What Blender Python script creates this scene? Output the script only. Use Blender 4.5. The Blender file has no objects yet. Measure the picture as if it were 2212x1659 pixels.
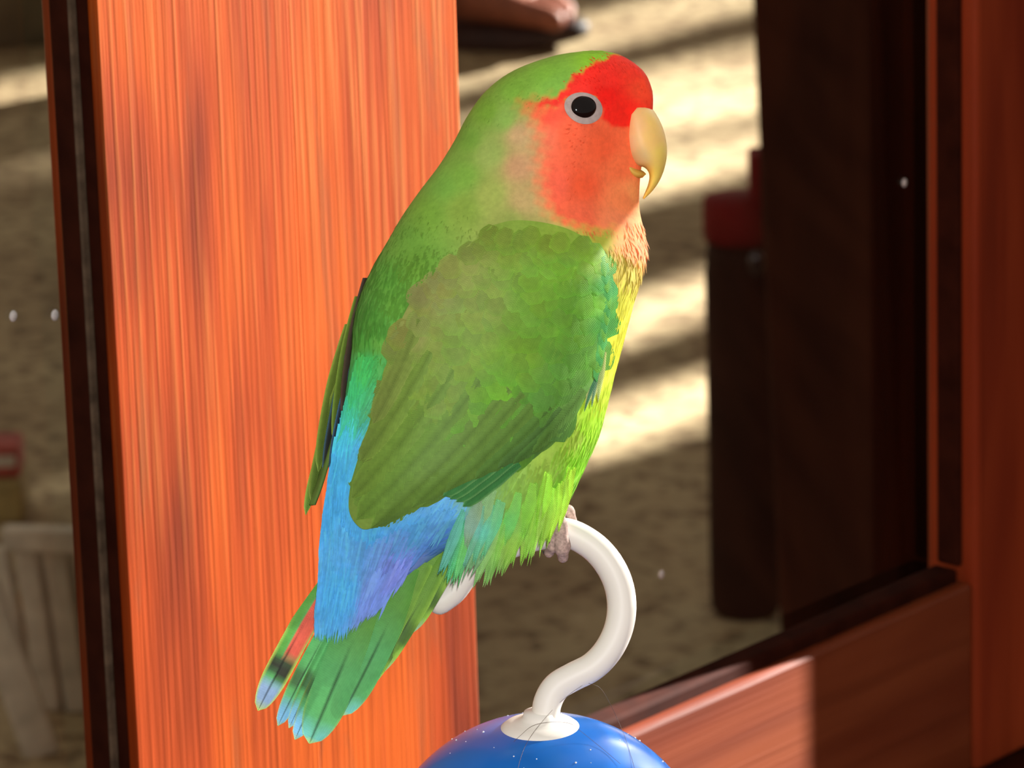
import bpy, bmesh, math, random
import numpy as np
from mathutils import Vector, Matrix
from mathutils.bvhtree import BVHTree

random.seed(7); np.random.seed(7)
scene = bpy.context.scene
COL = scene.collection

# ------------------------------------------------------------------ camera
FPX = 10000.0                      # focal length in pixels of the 2212 px wide frame
PITCH, ROLL = math.radians(16.5), math.radians(1.7)
CAM = Vector((0, 0, 1.0))
FWD = Vector((0, math.cos(PITCH), -math.sin(PITCH)))
_r0 = Vector((1, 0, 0)); _u0 = Vector((0, math.sin(PITCH), math.cos(PITCH)))
RGT = _r0 * math.cos(ROLL) - _u0 * math.sin(ROLL)
UPV = _r0 * math.sin(ROLL) + _u0 * math.cos(ROLL)
cd = bpy.data.cameras.new('camera'); cam = bpy.data.objects.new('camera', cd); COL.objects.link(cam)
cam.matrix_world = Matrix(((RGT.x, UPV.x, -FWD.x, CAM.x), (RGT.y, UPV.y, -FWD.y, CAM.y), (RGT.z, UPV.z, -FWD.z, CAM.z), (0, 0, 0, 1)))
cd.sensor_width = 36; cd.lens = FPX * 36 / 2212
cd.clip_start = .05; cd.clip_end = 100
cd.dof.use_dof = True; cd.dof.focus_distance = 0.985; cd.dof.aperture_fstop = 46
scene.camera = cam

# ------------------------------------------------------------------ light
world = bpy.data.worlds.new('world'); scene.world = world; world.use_nodes = True
bg = world.node_tree.nodes['Background']; bg.inputs[0].default_value = (1.0, .93, .80, 1); bg.inputs[1].default_value = .30
SUN_AZ, SUN_EL = math.radians(39), math.radians(17.5)     # azimuth measured from +x towards +y
LDIR = Vector((math.cos(SUN_AZ) * math.cos(SUN_EL), math.sin(SUN_AZ) * math.cos(SUN_EL), math.sin(SUN_EL)))
sl = bpy.data.lights.new('sun', 'SUN'); sl.energy = 58; sl.angle = math.radians(.53); sl.color = (1, .97, .91)
so = bpy.data.objects.new('sun', sl); COL.objects.link(so); so.rotation_euler = LDIR.to_track_quat('Z', 'Y').to_euler(); so.location = (4, 2, 3)
fl = bpy.data.lights.new('camera_flash', 'AREA'); fl.energy = 6.5; fl.shape = 'DISK'; fl.size = .03; fl.color = (1, 1, 1)
fo = bpy.data.objects.new('camera_flash', fl); COL.objects.link(fo)
fo.location = CAM + UPV * .055 + RGT * .02 - FWD * .02
fo.rotation_euler = (-FWD).to_track_quat('Z', 'Y').to_euler()
scene.view_settings.view_transform = 'Standard'; scene.view_settings.look = 'None'
scene.view_settings.exposure = .22; scene.view_settings.gamma = 1; scene.view_settings.use_curve_mapping = False

# ------------------------------------------------------------------ helpers
def ray(x, y): return FWD + RGT * ((x - 1106) / FPX) - UPV * ((y - 829.5) / FPX)
def at(x, y, depth): return CAM + ray(x, y) * depth
def on_floor(x, y, h=0.0):
    d = ray(x, y); return CAM + d * ((h - CAM.z) / d.z)
def s2l(c):
    c = np.asarray(c, float) / 255.0
    return np.where(c <= .04045, c / 12.92, ((c + .055) / 1.055) ** 2.4)
def tag(o, label=None, cat=None, group=None, kind=None):
    if label: o['label'] = label
    if cat: o['category'] = cat
    if group: o['group'] = group
    if kind: o['kind'] = kind
    return o
def link(name, me, mat=None, parent=None, smooth=True):
    o = bpy.data.objects.new(name, me); COL.objects.link(o)
    if mat: me.materials.append(mat)
    if parent: o.parent = parent
    if smooth:
        me.polygons.foreach_set('use_smooth', [True] * len(me.polygons))
    return o
def empty(name, loc=(0, 0, 0), rz=0):
    o = bpy.data.objects.new(name, None); COL.objects.link(o); o.location = loc; o.rotation_euler = (0, 0, rz); o.empty_display_size = .02
    return o
def mesh_from(verts, faces, name='m'):
    me = bpy.data.meshes.new(name); me.from_pydata([tuple(v) for v in verts], [], faces); me.update(); return me
def bm_box(bm, lo, hi):
    vs = [bm.verts.new((x, y, z)) for x in (lo[0], hi[0]) for y in (lo[1], hi[1]) for z in (lo[2], hi[2])]
    for f in ((0, 1, 3, 2), (4, 6, 7, 5), (0, 4, 5, 1), (2, 3, 7, 6), (0, 2, 6, 4), (1, 5, 7, 3)):
        bm.faces.new([vs[i] for i in f])
def box(name, lo, hi, mat, parent=None, bevel=0, seg=2):
    bm = bmesh.new(); bm_box(bm, lo, hi)
    bmesh.ops.recalc_face_normals(bm, faces=bm.faces)
    if bevel:
        bmesh.ops.bevel(bm, geom=list(bm.edges), offset=bevel, segments=seg, affect='EDGES', profile=.5)
    me = bpy.data.meshes.new(name); bm.to_mesh(me); bm.free()
    return link(name, me, mat, parent, smooth=False)
def catmull(pts, n):
    P = np.asarray(pts, float); Q = np.vstack([2 * P[0] - P[1], P, 2 * P[-1] - P[-2]])
    t = np.linspace(0, len(P) - 1 - 1e-9, n); i = t.astype(int); f = (t - i)[:, None]
    a, b, c, d = Q[i], Q[i + 1], Q[i + 2], Q[i + 3]
    return .5 * (2 * b + (c - a) * f + (2 * a - 5 * b + 4 * c - d) * f ** 2 + (3 * b - a - 3 * c + d) * f ** 3)
def tube_geo(path, rad, seg=16, cap=True):
    """swept tube through world points with per-point radius, rounded ends"""
    P = [Vector(p) for p in path]; n = len(P); rad = list(rad) if hasattr(rad, '__len__') else [rad] * n
    V = []; Fc = []; prev = None
    rings = []
    T = [(P[min(i + 1, n - 1)] - P[max(i - 1, 0)]).normalized() for i in range(n)]
    ref = T[0].orthogonal().normalized()
    seq = []
    if cap:
        for k in (0.02, .35, .65, .88): seq.append((P[0] - T[0] * rad[0] * math.sqrt(max(0, 1 - k * k)), rad[0] * k, T[0]))
    for i in range(n): seq.append((P[i], rad[i], T[i]))
    if cap:
        for k in (.88, .65, .35, .02): seq.append((P[-1] + T[-1] * rad[-1] * math.sqrt(max(0, 1 - k * k)), rad[-1] * k, T[-1]))
    for c, r_, t in seq:
        ref = (ref - t * ref.dot(t)).normalized(); b = t.cross(ref)
        rings.append([c + (ref * math.cos(a) + b * math.sin(a)) * r_ for a in [2 * math.pi * j / seg for j in range(seg)]])
    for rg in rings: V += rg
    for i in range(len(rings) - 1):
        for j in range(seg):
            k = (j + 1) % seg
            Fc.append((i * seg + j, i * seg + k, (i + 1) * seg + k, (i + 1) * seg + j))
    if cap:
        Fc.append(tuple(range(seg))[::-1]); Fc.append(tuple((len(rings) - 1) * seg + j for j in range(seg)))
    return V, Fc
def tube(name, path, rad, mat, parent=None, seg=16):
    V, Fc = tube_geo(path, rad, seg); return link(name, mesh_from(V, Fc, name), mat, parent)
def lathe_geo(prof, M, seg=48):
    V = []; Fc = []
    for r_, z in prof:
        for j in range(seg):
            a = 2 * math.pi * j / seg; V.append(M @ Vector((r_ * math.cos(a), r_ * math.sin(a), z)))
    for i in range(len(prof) - 1):
        for j in range(seg):
            k = (j + 1) % seg; Fc.append((i * seg + j, i * seg + k, (i + 1) * seg + k, (i + 1) * seg + j))
    return V, Fc
def lathe(name, prof, M, mat, parent=None, seg=48):
    V, Fc = lathe_geo(prof, M, seg); return link(name, mesh_from(V, Fc, name), mat, parent)

# ------------------------------------------------------------------ materials
class N:
    def __init__(s, name):
        s.m = bpy.data.materials.new(name); s.m.use_nodes = True; s.t = s.m.node_tree; s.b = s.t.nodes['Principled BSDF']; s.out = s.t.nodes['Material Output']
    def n(s, typ, **kw):
        nd = s.t.nodes.new(typ)
        for k, v in kw.items(): setattr(nd, k, v)
        return nd
    def l(s, a, b): s.t.links.new(a, b)
    def val(s, nd, i, v):
        nd.inputs[i].default_value = v; return nd
    def ramp(s, fac, stops):
        r = s.n('ShaderNodeValToRGB'); e = r.color_ramp.elements
        while len(e) < len(stops): e.new(.5)
        for el, (p, c) in zip(e, stops): el.position = p; el.color = (*c, 1)
        s.l(fac, r.inputs[0]); return r.outputs[0]
    def coord(s, scale, kind='Object', rot=(0, 0, 0)):
        tc = s.n('ShaderNodeTexCoord'); mp = s.n('ShaderNodeMapping'); mp.inputs['Scale'].default_value = scale; mp.inputs['Rotation'].default_value = rot
        s.l(tc.outputs[kind], mp.inputs[0]); return mp.outputs[0]
    def noise(s, vec, scale, detail=4, rough=.55, dist=0):
        nd = s.n('ShaderNodeTexNoise'); nd.inputs['Scale'].default_value = scale; nd.inputs['Detail'].default_value = detail
        nd.inputs['Roughness'].default_value = rough; nd.inputs['Distortion'].default_value = dist
        s.l(vec, nd.inputs['Vector']); return nd.outputs['Fac']
    def mix(s, fac, a, b, mode='MIX'):
        nd = s.n('ShaderNodeMix', data_type='RGBA', blend_type=mode)
        for sock, v in ((nd.inputs[0], fac), (nd.inputs[6], a), (nd.inputs[7], b)):
            if isinstance(v, (int, float)): sock.default_value = v
            elif isinstance(v, tuple): sock.default_value = (*v, 1)
            else: s.l(v, sock)
        return nd.outputs[2]
    def bump(s, h, strength, dist=.001):
        b = s.n('ShaderNodeBump'); b.inputs['Strength'].default_value = strength; b.inputs['Distance'].default_value = dist
        s.l(h, b.inputs['Height']); s.l(b.outputs[0], s.b.inputs['Normal']); return b.outputs[0]

def simple(name, rgb, rough=.5, spec=.5, noise_amt=.12, nscale=60, coat=0):
    k = N(name); v = k.coord((1, 1, 1)); f = k.noise(v, nscale, 3)
    c = k.mix(1.0, tuple(rgb), k.ramp(f, [(.3, (1 - noise_amt,) * 3), (.7, (1 + noise_amt,) * 3)]), 'MULTIPLY')
    k.l(c, k.b.inputs['Base Color']); k.b.inputs['Roughness'].default_value = rough
    k.b.inputs['Specular IOR Level'].default_value = spec; k.b.inputs['Coat Weight'].default_value = coat
    return k.m

def wood(name, axis, dark, mid, light, pale=None, rough=.42, coarse=1.0, spec=.3):
    """varnished softwood, grain running along axis ('x' or 'z')"""
    k = N(name); st = (90, 90, 4) if axis == 'z' else (4, 90, 90)
    v = k.coord(tuple(c * coarse for c in st))
    g1 = k.noise(v, 1.0, 6, .6, .15)
    v2 = k.coord((16, 16, 3) if axis == 'z' else (3, 22, 22)); g2 = k.noise(v2, 1.0, 3, .5, .7)
    st3 = (640, 640, 10) if axis == 'z' else (10, 640, 640)
    g3 = k.noise(k.coord(st3), 1.0, 4, .6, .2)
    base = k.ramp(g2, [(.34, dark), (.48, mid), (.62, light)])
    fine = k.ramp(g1, [(.30, (.80, .74, .70)), (.5, (1, 1, 1)), (.72, (1.08, 1.1, 1.12))])
    c = k.mix(1.0, base, fine, 'MULTIPLY')
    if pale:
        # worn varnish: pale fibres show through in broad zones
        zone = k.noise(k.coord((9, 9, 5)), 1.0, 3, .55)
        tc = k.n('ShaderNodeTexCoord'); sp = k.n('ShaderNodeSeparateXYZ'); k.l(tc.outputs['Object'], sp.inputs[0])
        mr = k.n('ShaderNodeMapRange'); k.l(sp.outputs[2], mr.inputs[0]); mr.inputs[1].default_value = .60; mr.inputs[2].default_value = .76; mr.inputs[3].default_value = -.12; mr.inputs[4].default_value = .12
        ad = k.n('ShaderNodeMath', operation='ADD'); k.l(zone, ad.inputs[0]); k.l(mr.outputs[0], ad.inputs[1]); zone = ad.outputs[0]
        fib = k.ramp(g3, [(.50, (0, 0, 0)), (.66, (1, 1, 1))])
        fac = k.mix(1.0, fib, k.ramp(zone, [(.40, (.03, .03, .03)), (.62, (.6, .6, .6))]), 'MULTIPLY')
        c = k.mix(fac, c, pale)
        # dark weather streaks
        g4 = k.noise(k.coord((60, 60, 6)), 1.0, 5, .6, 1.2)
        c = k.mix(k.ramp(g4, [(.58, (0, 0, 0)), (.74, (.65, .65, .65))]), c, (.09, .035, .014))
    k.l(c, k.b.inputs['Base Color']); k.b.inputs['Roughness'].default_value = rough
    k.b.inputs['Specular IOR Level'].default_value = spec
    k.bump(g3, .35, .0006)
    return k.m

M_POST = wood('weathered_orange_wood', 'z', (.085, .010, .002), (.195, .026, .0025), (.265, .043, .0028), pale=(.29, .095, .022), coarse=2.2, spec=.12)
M_RAIL = wood('red_brown_wood', 'x', (.05, .008, .003), (.105, .018, .005), (.155, .034, .010), rough=.45, spec=.16)
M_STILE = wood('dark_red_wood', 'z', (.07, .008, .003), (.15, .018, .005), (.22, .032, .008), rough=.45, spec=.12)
M_REBATE = simple('shade_dark_brown', (.022, .0045, .002), .8, .03, .3, 90)  # near-black brown, the shade of the recessed edges put into the colour
M_PUTTY = simple('grey_putty', (.07, .045, .028), .8, .05, .4, 200)
M_DARKPOST = wood('near_black_brown_wood', 'z', (.014, .004, .002), (.028, .007, .003), (.042, .010, .004), rough=.7, spec=.05)

def make_floor_mat():
    k = N('speckled_stone'); v = k.coord((1, 1, 1))
    a = k.noise(v, 5, 4, .55); b = k.noise(v, 50, 4, .6, .4); c_ = k.noise(v, 60, 3, .6)
    c = k.ramp(a, [(.35, (.34, .24, .13)), (.65, (.48, .37, .21))])
    c = k.mix(k.ramp(b, [(.49, (0, 0, 0)), (.62, (.8, .8, .8))]), c, (.13, .075, .035))
    c = k.mix(k.ramp(c_, [(.58, (0, 0, 0)), (.72, (.4, .4, .4))]), c, (.62, .48, .30))
    k.l(c, k.b.inputs['Base Color']); k.b.inputs['Roughness'].default_value = .75; k.b.inputs['Specular IOR Level'].default_value = .2
    k.bump(b, .3, .004); return k.m
M_FLOOR = make_floor_mat()
def make_deck():
    k = N('dark_red_terrace'); df = k.n('ShaderNodeBsdfDiffuse'); f = k.noise(k.coord((3, 40, 40)), 1.0, 4)
    k.l(k.ramp(f, [(.3, (.016, .005, .003)), (.7, (.034, .010, .005))]), df.inputs[0]); k.l(df.outputs[0], k.out.inputs[0]); return k.m
M_DECK = make_deck()
M_WALL = simple('dull_brown_plaster', (.16, .12, .085), .85, .2, .15, 30)  # even dull brown for the walls

def make_glass():
    k = N('window_glass')
    tr = k.n('ShaderNodeBsdfTransparent'); tr.inputs[0].default_value = (.96, .96, .94, 1)
    gl = k.n('ShaderNodeBsdfGlossy'); gl.inputs['Roughness'].default_value = .02
    fr = k.n('ShaderNodeFresnel'); fr.inputs[0].default_value = 1.45
    ge = k.n('ShaderNodeNewGeometry'); inv = k.n('ShaderNodeMath', operation='SUBTRACT'); inv.inputs[0].default_value = 1; k.l(ge.outputs['Backfacing'], inv.inputs[1])
    mu = k.n('ShaderNodeMath', operation='MULTIPLY'); k.l(fr.outputs[0], mu.inputs[0]); k.l(inv.outputs[0], mu.inputs[1])
    mx = k.n('ShaderNodeMixShader'); k.l(mu.outputs[0], mx.inputs[0]); k.l(tr.outputs[0], mx.inputs[1]); k.l(gl.outputs[0], mx.inputs[2])
    k.l(mx.outputs[0], k.out.inputs[0]); return k.m
M_GLASS = make_glass()

def make_feather(name, barb=True, trans=.22, rough=.65):
    k = N(name); at_ = k.n('ShaderNodeAttribute', attribute_name='Col')
    col = at_.outputs['Color']
    v = k.coord((1, 1, 1)); f = k.noise(v, 900, 3, .6)
    f2 = k.noise(v, 230, 3, .6)
    col = k.mix(1.0, col, k.ramp(f, [(.3, (.90, .91, .90)), (.7, (1.07, 1.07, 1.06))]), 'MULTIPLY')
    col = k.mix(1.0, col, k.ramp(f2, [(.3, (.91, .92, .90)), (.7, (1.07, 1.07, 1.07))]), 'MULTIPLY')
    h = f
    if barb:
        uv = k.n('ShaderNodeUVMap', uv_map='UVMap'); sx = k.n('ShaderNodeSeparateXYZ'); k.l(uv.outputs[0], sx.inputs[0])
        ab = k.n('ShaderNodeMath', operation='ABSOLUTE'); k.l(sx.outputs[0], ab.inputs[0])
        m1 = k.n('ShaderNodeMath', operation='SUBTRACT'); k.l(sx.outputs[1], m1.inputs[0]); k.l(ab.outputs[0], m1.inputs[1])
        m2 = k.n('ShaderNodeMath', operation='MULTIPLY'); k.l(m1.outputs[0], m2.inputs[0]); m2.inputs[1].default_value = 1.35
        sn = k.n('ShaderNodeMath', operation='SINE'); k.l(m2.outputs[0], sn.inputs[0])
        r = k.n('ShaderNodeMapRange'); k.l(sn.outputs[0], r.inputs[0]); r.inputs[1].default_value = -1; r.inputs[2].default_value = 1; r.inputs[3].default_value = .84; r.inputs[4].default_value = 1.10
        col = k.mix(1.0, col, r.outputs[0], 'MULTIPLY'); h = sn.outputs[0]
        k.bump(h, .18, .00006)
    else:
        k.bump(h, .25, .0002)
    k.l(col, k.b.inputs['Base Color']); k.b.inputs['Roughness'].default_value = rough; k.b.inputs['Specular IOR Level'].default_value = .22
    if trans:
        tl = k.n('ShaderNodeBsdfTranslucent'); k.l(col, tl.inputs[0])
        mx = k.n('ShaderNodeMixShader'); mx.inputs[0].default_value = trans
        k.l(k.b.outputs[0], mx.inputs[1]); k.l(tl.outputs[0], mx.inputs[2]); k.l(mx.outputs[0], k.out.inputs[0])
    return k.m
M_PLUME = make_feather('soft_plumage', barb=False, trans=.25, rough=.7)
M_BODY = make_feather('body_plumage', barb=False, trans=0, rough=.75)
M_FEATHER = make_feather('vaned_feather', barb=True, trans=.2, rough=.55)

# ------------------------------------------------------------------ the window (recedes to the right)
AZ = math.radians(42)
U = Vector((math.sin(AZ), math.cos(AZ), 0)); NV = Vector((math.cos(AZ), -math.sin(AZ), 0))
W0 = at(1003, 330, 1.25); W0.z = 0
def wp(x, y, back=0.0):
    """pixel -> (X along the window, Z) on the window plane, set back from its front face"""
    o = W0 - NV * back; d = ray(x, y); t = (o - CAM).dot(NV) / d.dot(NV); p = CAM + d * t - W0
    return p.dot(U), p.z
XL = wp(207, 0)[0]; XS = wp(632, 200)[0]; XR = wp(998, 300)[0]; XQ = wp(2110, 600)[0]
ZR = .5 * (wp(1350, 1592)[1] + wp(2095, 1272)[1])           # top of the bottom rail
ZB = wp(2150, 1648)[1]                                     # foot of the leaf
TOP = 1.9; TH = .020; GL = .0125                             # leaf height, leaf thickness, glass set back
XE = XQ + .085; XF = XL - .34
def leaf(name, label):
    o = empty(name, (W0.x, W0.y, 0), math.pi / 2 - AZ); tag(o, label, 'window', kind='structure'); return o
w1 = leaf('window_1', 'orange window leaf at far left with its wide weathered stile')
w2 = leaf('window_2', 'window leaf whose pane shows the floor between orange stile and red stile')
# left leaf: stile, bead, rail, pane
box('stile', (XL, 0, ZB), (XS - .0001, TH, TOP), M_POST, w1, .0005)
box('rebate_shade', (XL - .0006, .0004 + .0025, ZB), (XL - .0001, GL, TOP), M_REBATE, w1)  # thin dark strip, its colour stands in for shade on the side face
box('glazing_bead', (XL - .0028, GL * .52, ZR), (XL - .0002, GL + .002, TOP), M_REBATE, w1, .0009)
box('putty_line', (XL - .0033, GL * .50, ZR), (XL - .0005, GL * .58, TOP), M_PUTTY, w1, .0006)
box('bottom_rail', (XF, 0, ZB), (XL - .001, TH, ZR), M_RAIL, w1, .0012)
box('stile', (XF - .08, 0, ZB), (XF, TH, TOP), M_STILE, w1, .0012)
p1 = box('glass_pane', (XF - .004, GL + .002, ZR - .004), (XL + .004, GL + .0055, TOP), M_GLASS, w1)
# right leaf
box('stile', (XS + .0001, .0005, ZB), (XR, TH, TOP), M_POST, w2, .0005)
box('bottom_rail', (XR + .0002, .0015, ZB), (XQ, TH, ZR), M_RAIL, w2, .0016)
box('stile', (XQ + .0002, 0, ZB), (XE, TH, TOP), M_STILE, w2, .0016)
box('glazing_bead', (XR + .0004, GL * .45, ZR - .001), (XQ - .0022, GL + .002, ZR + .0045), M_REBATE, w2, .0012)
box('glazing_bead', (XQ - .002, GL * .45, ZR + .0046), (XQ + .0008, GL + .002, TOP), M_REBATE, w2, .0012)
p2 = box('glass_pane', (XR - .004, GL + .002, ZR - .004), (XQ + .004, GL + .0055, TOP), M_GLASS, w2)
# specks on the panes
def speck(x, y, rpx, pane_parent):
    X, Z = wp(x, y, GL + .001); r_ = rpx / 7500
    me = bpy.data.meshes.new('water_speck'); bm = bmesh.new()
    bmesh.ops.create_icosphere(bm, subdivisions=2, radius=r_); bmesh.ops.scale(bm, vec=(1, .4, 1.15), verts=bm.verts)
    bmesh.ops.translate(bm, vec=(X, GL + .0012, Z), verts=bm.verts); bm.to_mesh(me); bm.free()
    return link('dirt_speck', me, M_SPECK, pane_parent)
M_SPECK = simple('pale_dirt', (.42, .38, .36), .4, .5, .2, 900)
speck(30, 683, 10, p1); speck(120, 681, 10, p1); speck(1430, 1241, 9, p2); speck(1955, 395, 9, p2)

# wall the window sits in: casing that throws its shade on the right stile, added unseen slit wall to the right shaping the sun bands
def wbox(name, lo, hi, mat, label, kind='structure'):
    o = box(name, lo, hi, mat); o.location = (W0.x, W0.y, 0); o.rotation_euler = (0, 0, math.pi / 2 - AZ)
    return tag(o, label, kind=kind)
CAS = (XE - wp(1790, 1480)[0]) * LDIR.dot(NV) / LDIR.dot(U)
wbox('trim_1', (XE + .0005, -CAS, 0), (XE + .06, TH, 2.6), M_STILE, 'upright casing board at the right end of the window')
wbox('trim_2', (XF - .08, -.01, ZB - .03), (XE, TH + .02, ZB - .0006), M_REBATE, 'dark sill under the window leaves')
wbox('wall_front', (XF - .08, 0, 0), (XE, TH, ZB - .0306), M_WALL, 'low wall below the window')
wbox('trim_3', (XF - .08, -.01, TOP + .0006), (XE, TH, 2.6), M_STILE, 'head board above the window')
wbox('wall_left', (-3.2, 0, 0), (XF - .0806, .06, 2.6), M_WALL, 'wall running on to the left of the window')
# openings: each patch of sun on the floor leads back along the sun's rays to a slit cut in the added, unseen wall
def to_wall(px, py):
    p = on_floor(px, py); t = (W0 - p).dot(NV) / LDIR.dot(NV); q = p + LDIR * t - W0
    return q.dot(U), q.z
PATCH = [  # floor patches by pixel corners: left-bottom, left-top, right-top, right-bottom
    [(1300, 305), (1300, 200), (1660, 100), (1660, 262)],
    [(1180, 480), (1180, 430), (1640, 290), (1640, 355)],
    [(1240, 790), (1240, 750), (1600, 560), (1600, 620)],
    [(1250, 985), (1250, 930), (1610, 790), (1610, 845)],
    [(1150, 1030), (1150, 1000), (1440, 925), (1440, 950)],
    [(1000, 190), (1000, 165), (1640, -60), (1640, -30)],
    [(-80, 255), (-80, 212), (140, 170), (140, 208)],
]
slits = []
for P in PATCH:
    lb, lt, rt, rb_ = [Vector(q) for q in P]; K = 4 if lb.y - lt.y > 80 else 1
    for k in range(K):
        f0, f1 = k / K, (k + 1) / K
        c = [to_wall(*q) for q in (lb.lerp(lt, f0), lb.lerp(lt, f1), rb_.lerp(rt, f1), rb_.lerp(rt, f0))]
        z0, z1 = sorted((.5 * (c[0][1] + c[3][1]), .5 * (c[1][1] + c[2][1])))
        slits.append((min(q[0] for q in c), max(q[0] for q in c), z0 - (.02 if k == 0 else 0), z1 + (.02 if k == K - 1 else 0)))
X1 = max(s_[1] for s_ in slits) + 4
WT = .012
cuts = sorted({0.0, 7.5} | {min(s_[2:]) for s_ in slits} | {max(s_[2:]) for s_ in slits})
wr = empty('slit_wall', (W0.x, W0.y, 0), math.pi / 2 - AZ); tag(wr, 'unseen slit wall added on the right to cast sun bands on the floor', kind='structure')
for z0, z1 in zip(cuts[:-1], cuts[1:]):
    zm = .5 * (z0 + z1); op = sorted((s_[0], s_[1]) for s_ in slits if min(s_[2:]) < zm < max(s_[2:]))
    x = XE + .0606
    for a, b in op:
        if a > x: box('board', (x, 0, z0), (a, WT, z1), M_WALL, wr)
        x = max(x, b)
    if X1 > x: box('board', (x, 0, z0), (X1, WT, z1), M_WALL, wr)

# unseen slatted screen added at right: its slats thin the sun reaching the perch
SH = Vector((math.cos(SUN_AZ), math.sin(SUN_AZ), 0)); SP = Vector((-SH.y, SH.x, 0))
shc = SH * 1.80 + SP * .735
screen_obj = empty('sun_screen', (shc.x, shc.y, 0), math.atan2(SP.y, SP.x)); tag(screen_obj, 'unseen slatted screen added on the right to thin the sun on the bird', kind='structure')
for sx in (-.19, .17): box('stile', (sx, -.012, 0), (sx + .02, .012, 1.75), M_STILE, screen_obj, .002)
for sz_, hh_ in ((.02, .028), (.80, .028), (1.1218, .046), (1.72, .028)): box('rail', (-.1695, -.010, sz_), (.1695, .010, sz_ + hh_), M_STILE, screen_obj, .002)  # solid middle rail placed to keep sun off the bird's head
_sm = None
for i in range(100):
    z_ = .835 + i * .0090
    if z_ > 1.70: break
    if 1.1145 < z_ < 1.166: continue
    if _sm is None:
        so_ = box('slat', (-.1690, -.001, 0), (.1690, .001, .0072), M_STILE, screen_obj); _sm = so_.data
    else:
        so_ = bpy.data.objects.new('slat', _sm); COL.objects.link(so_); so_.parent = screen_obj
    so_.location = (0, 0, z_)

# ------------------------------------------------------------------ floor and what stands behind the glass
def plane_obj(name, c, mat, label, z):
    o = link(name, mesh_from([(x, y, z) for x, y in c], [tuple(range(len(c)))], name), mat, smooth=False); return tag(o, label, kind='structure')
A = W0 - U * 8; B = W0 + U * 45
fb = [A, B, B - NV * 16, A - NV * 16]
plane_obj('floor', [(p.x, p.y) for p in fb], M_FLOOR, 'speckled brown stone floor seen through the panes', 0)
fa = [A, A + NV * 10, B + NV * 10, B]
plane_obj('floor_near', [(p.x, p.y) for p in fa], M_DECK, 'dark terrace on the near side of the window', -.002)

# step at the far left
pa = on_floor(-60, 118); pb = on_floor(104, 108)
e = empty('step', (0, 0, 0)); tag(e, 'grey stone step far behind the left pane', 'step')
dirv = (pb - pa).normalized(); nrm = Vector((-dirv.y, dirv.x, 0))
def prism_box(name, o0, dv, nv, L0, L1, D0, D1, z0, z1, mat, parent, bevel=.004):
    M = Matrix(((dv.x, nv.x, 0, o0.x), (dv.y, nv.y, 0, o0.y), (0, 0, 1, 0), (0, 0, 0, 1)))
    o = box(name, (L0, D0, z0), (L1, D1, z1), mat, parent, bevel); o.matrix_local = M; return o
M_STEP = simple('grey_stone', (.15, .12, .075), .8, .2, .25, 14)
prism_box('riser', pa, dirv, nrm, -.9, .17, .02, .5, 0, .13, M_STEP, e)
prism_box('tread', pa, dirv, nrm, -.9, .19, -.004, .52, .131, .16, M_STEP, e)

# dark post behind the pane (leans a little)
pc = on_floor(1880, 1480); post = empty('wooden_post', pc)
tag(post, 'near-black wooden post standing behind the right pane', 'post')
dpt = (pc - CAM).dot(FWD); wpx = dpt / FPX
bx = box('shaft', (-188 * wpx, 0, 0), (240 * wpx, .10, 1.3), M_DARKPOST, post, .004)
box('chamfered_strip', (60 * wpx, -.006, .01), (75 * wpx, .002, 1.29), M_DARKPOST, post, .002)
post.rotation_euler = (0, math.radians(-1.7), math.radians(-4))
# canister with red collar beside it
pk = on_floor(1612, 1322); can = empty('canister', pk)
tag(can, 'tall black canister with a dark red collar beside the wooden post', 'canister')
kpx = (pk - CAM).dot(FWD) / FPX
M_BLACK = simple('black_plastic', (.012, .006, .004), .6, .05, .3, 40)
M_RED = simple('dark_red_plastic', (.15, .005, .007), .6, .06, .2, 40)
rr = 77 * kpx; hh = 860 * kpx
can_body = lathe('body', [(rr * .30, .001), (rr * .86, .001), (rr * .98, .006), (rr, .015), (rr, hh * .88), (rr * .96, hh * .93), (rr * .9, hh * .965), (rr * .3, hh * .968)], Matrix(), M_BLACK, can)
lathe('collar', [(rr * .6, hh * .968), (rr * 1.01, hh * .97), (rr * 1.03, hh * 1.0), (rr * 1.03, hh * 1.06), (rr * .98, hh * 1.075), (rr * .2, hh * 1.08), (.0004, hh * 1.08)], Matrix(), M_RED, can)
box('flap', (rr * .25, -rr * .6, hh * 1.07), (rr * .95, rr * .6, hh * 1.19), M_RED, can, .003)
me = bpy.data.meshes.new('knob'); bm = bmesh.new(); bmesh.ops.create_uvsphere(bm, u_segments=20, v_segments=12, radius=rr * .3)
bmesh.ops.scale(bm, vec=(.8, .6, 1.3), verts=bm.verts); bmesh.ops.translate(bm, vec=(rr * .35, -rr * .98, hh * .93), verts=bm.verts); bm.to_mesh(me); bm.free()
M_GLOSS = simple('glossy_black', (.02, .017, .017), .12, .6, .1, 40)
link('knob', me, M_GLOSS, can)

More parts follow.
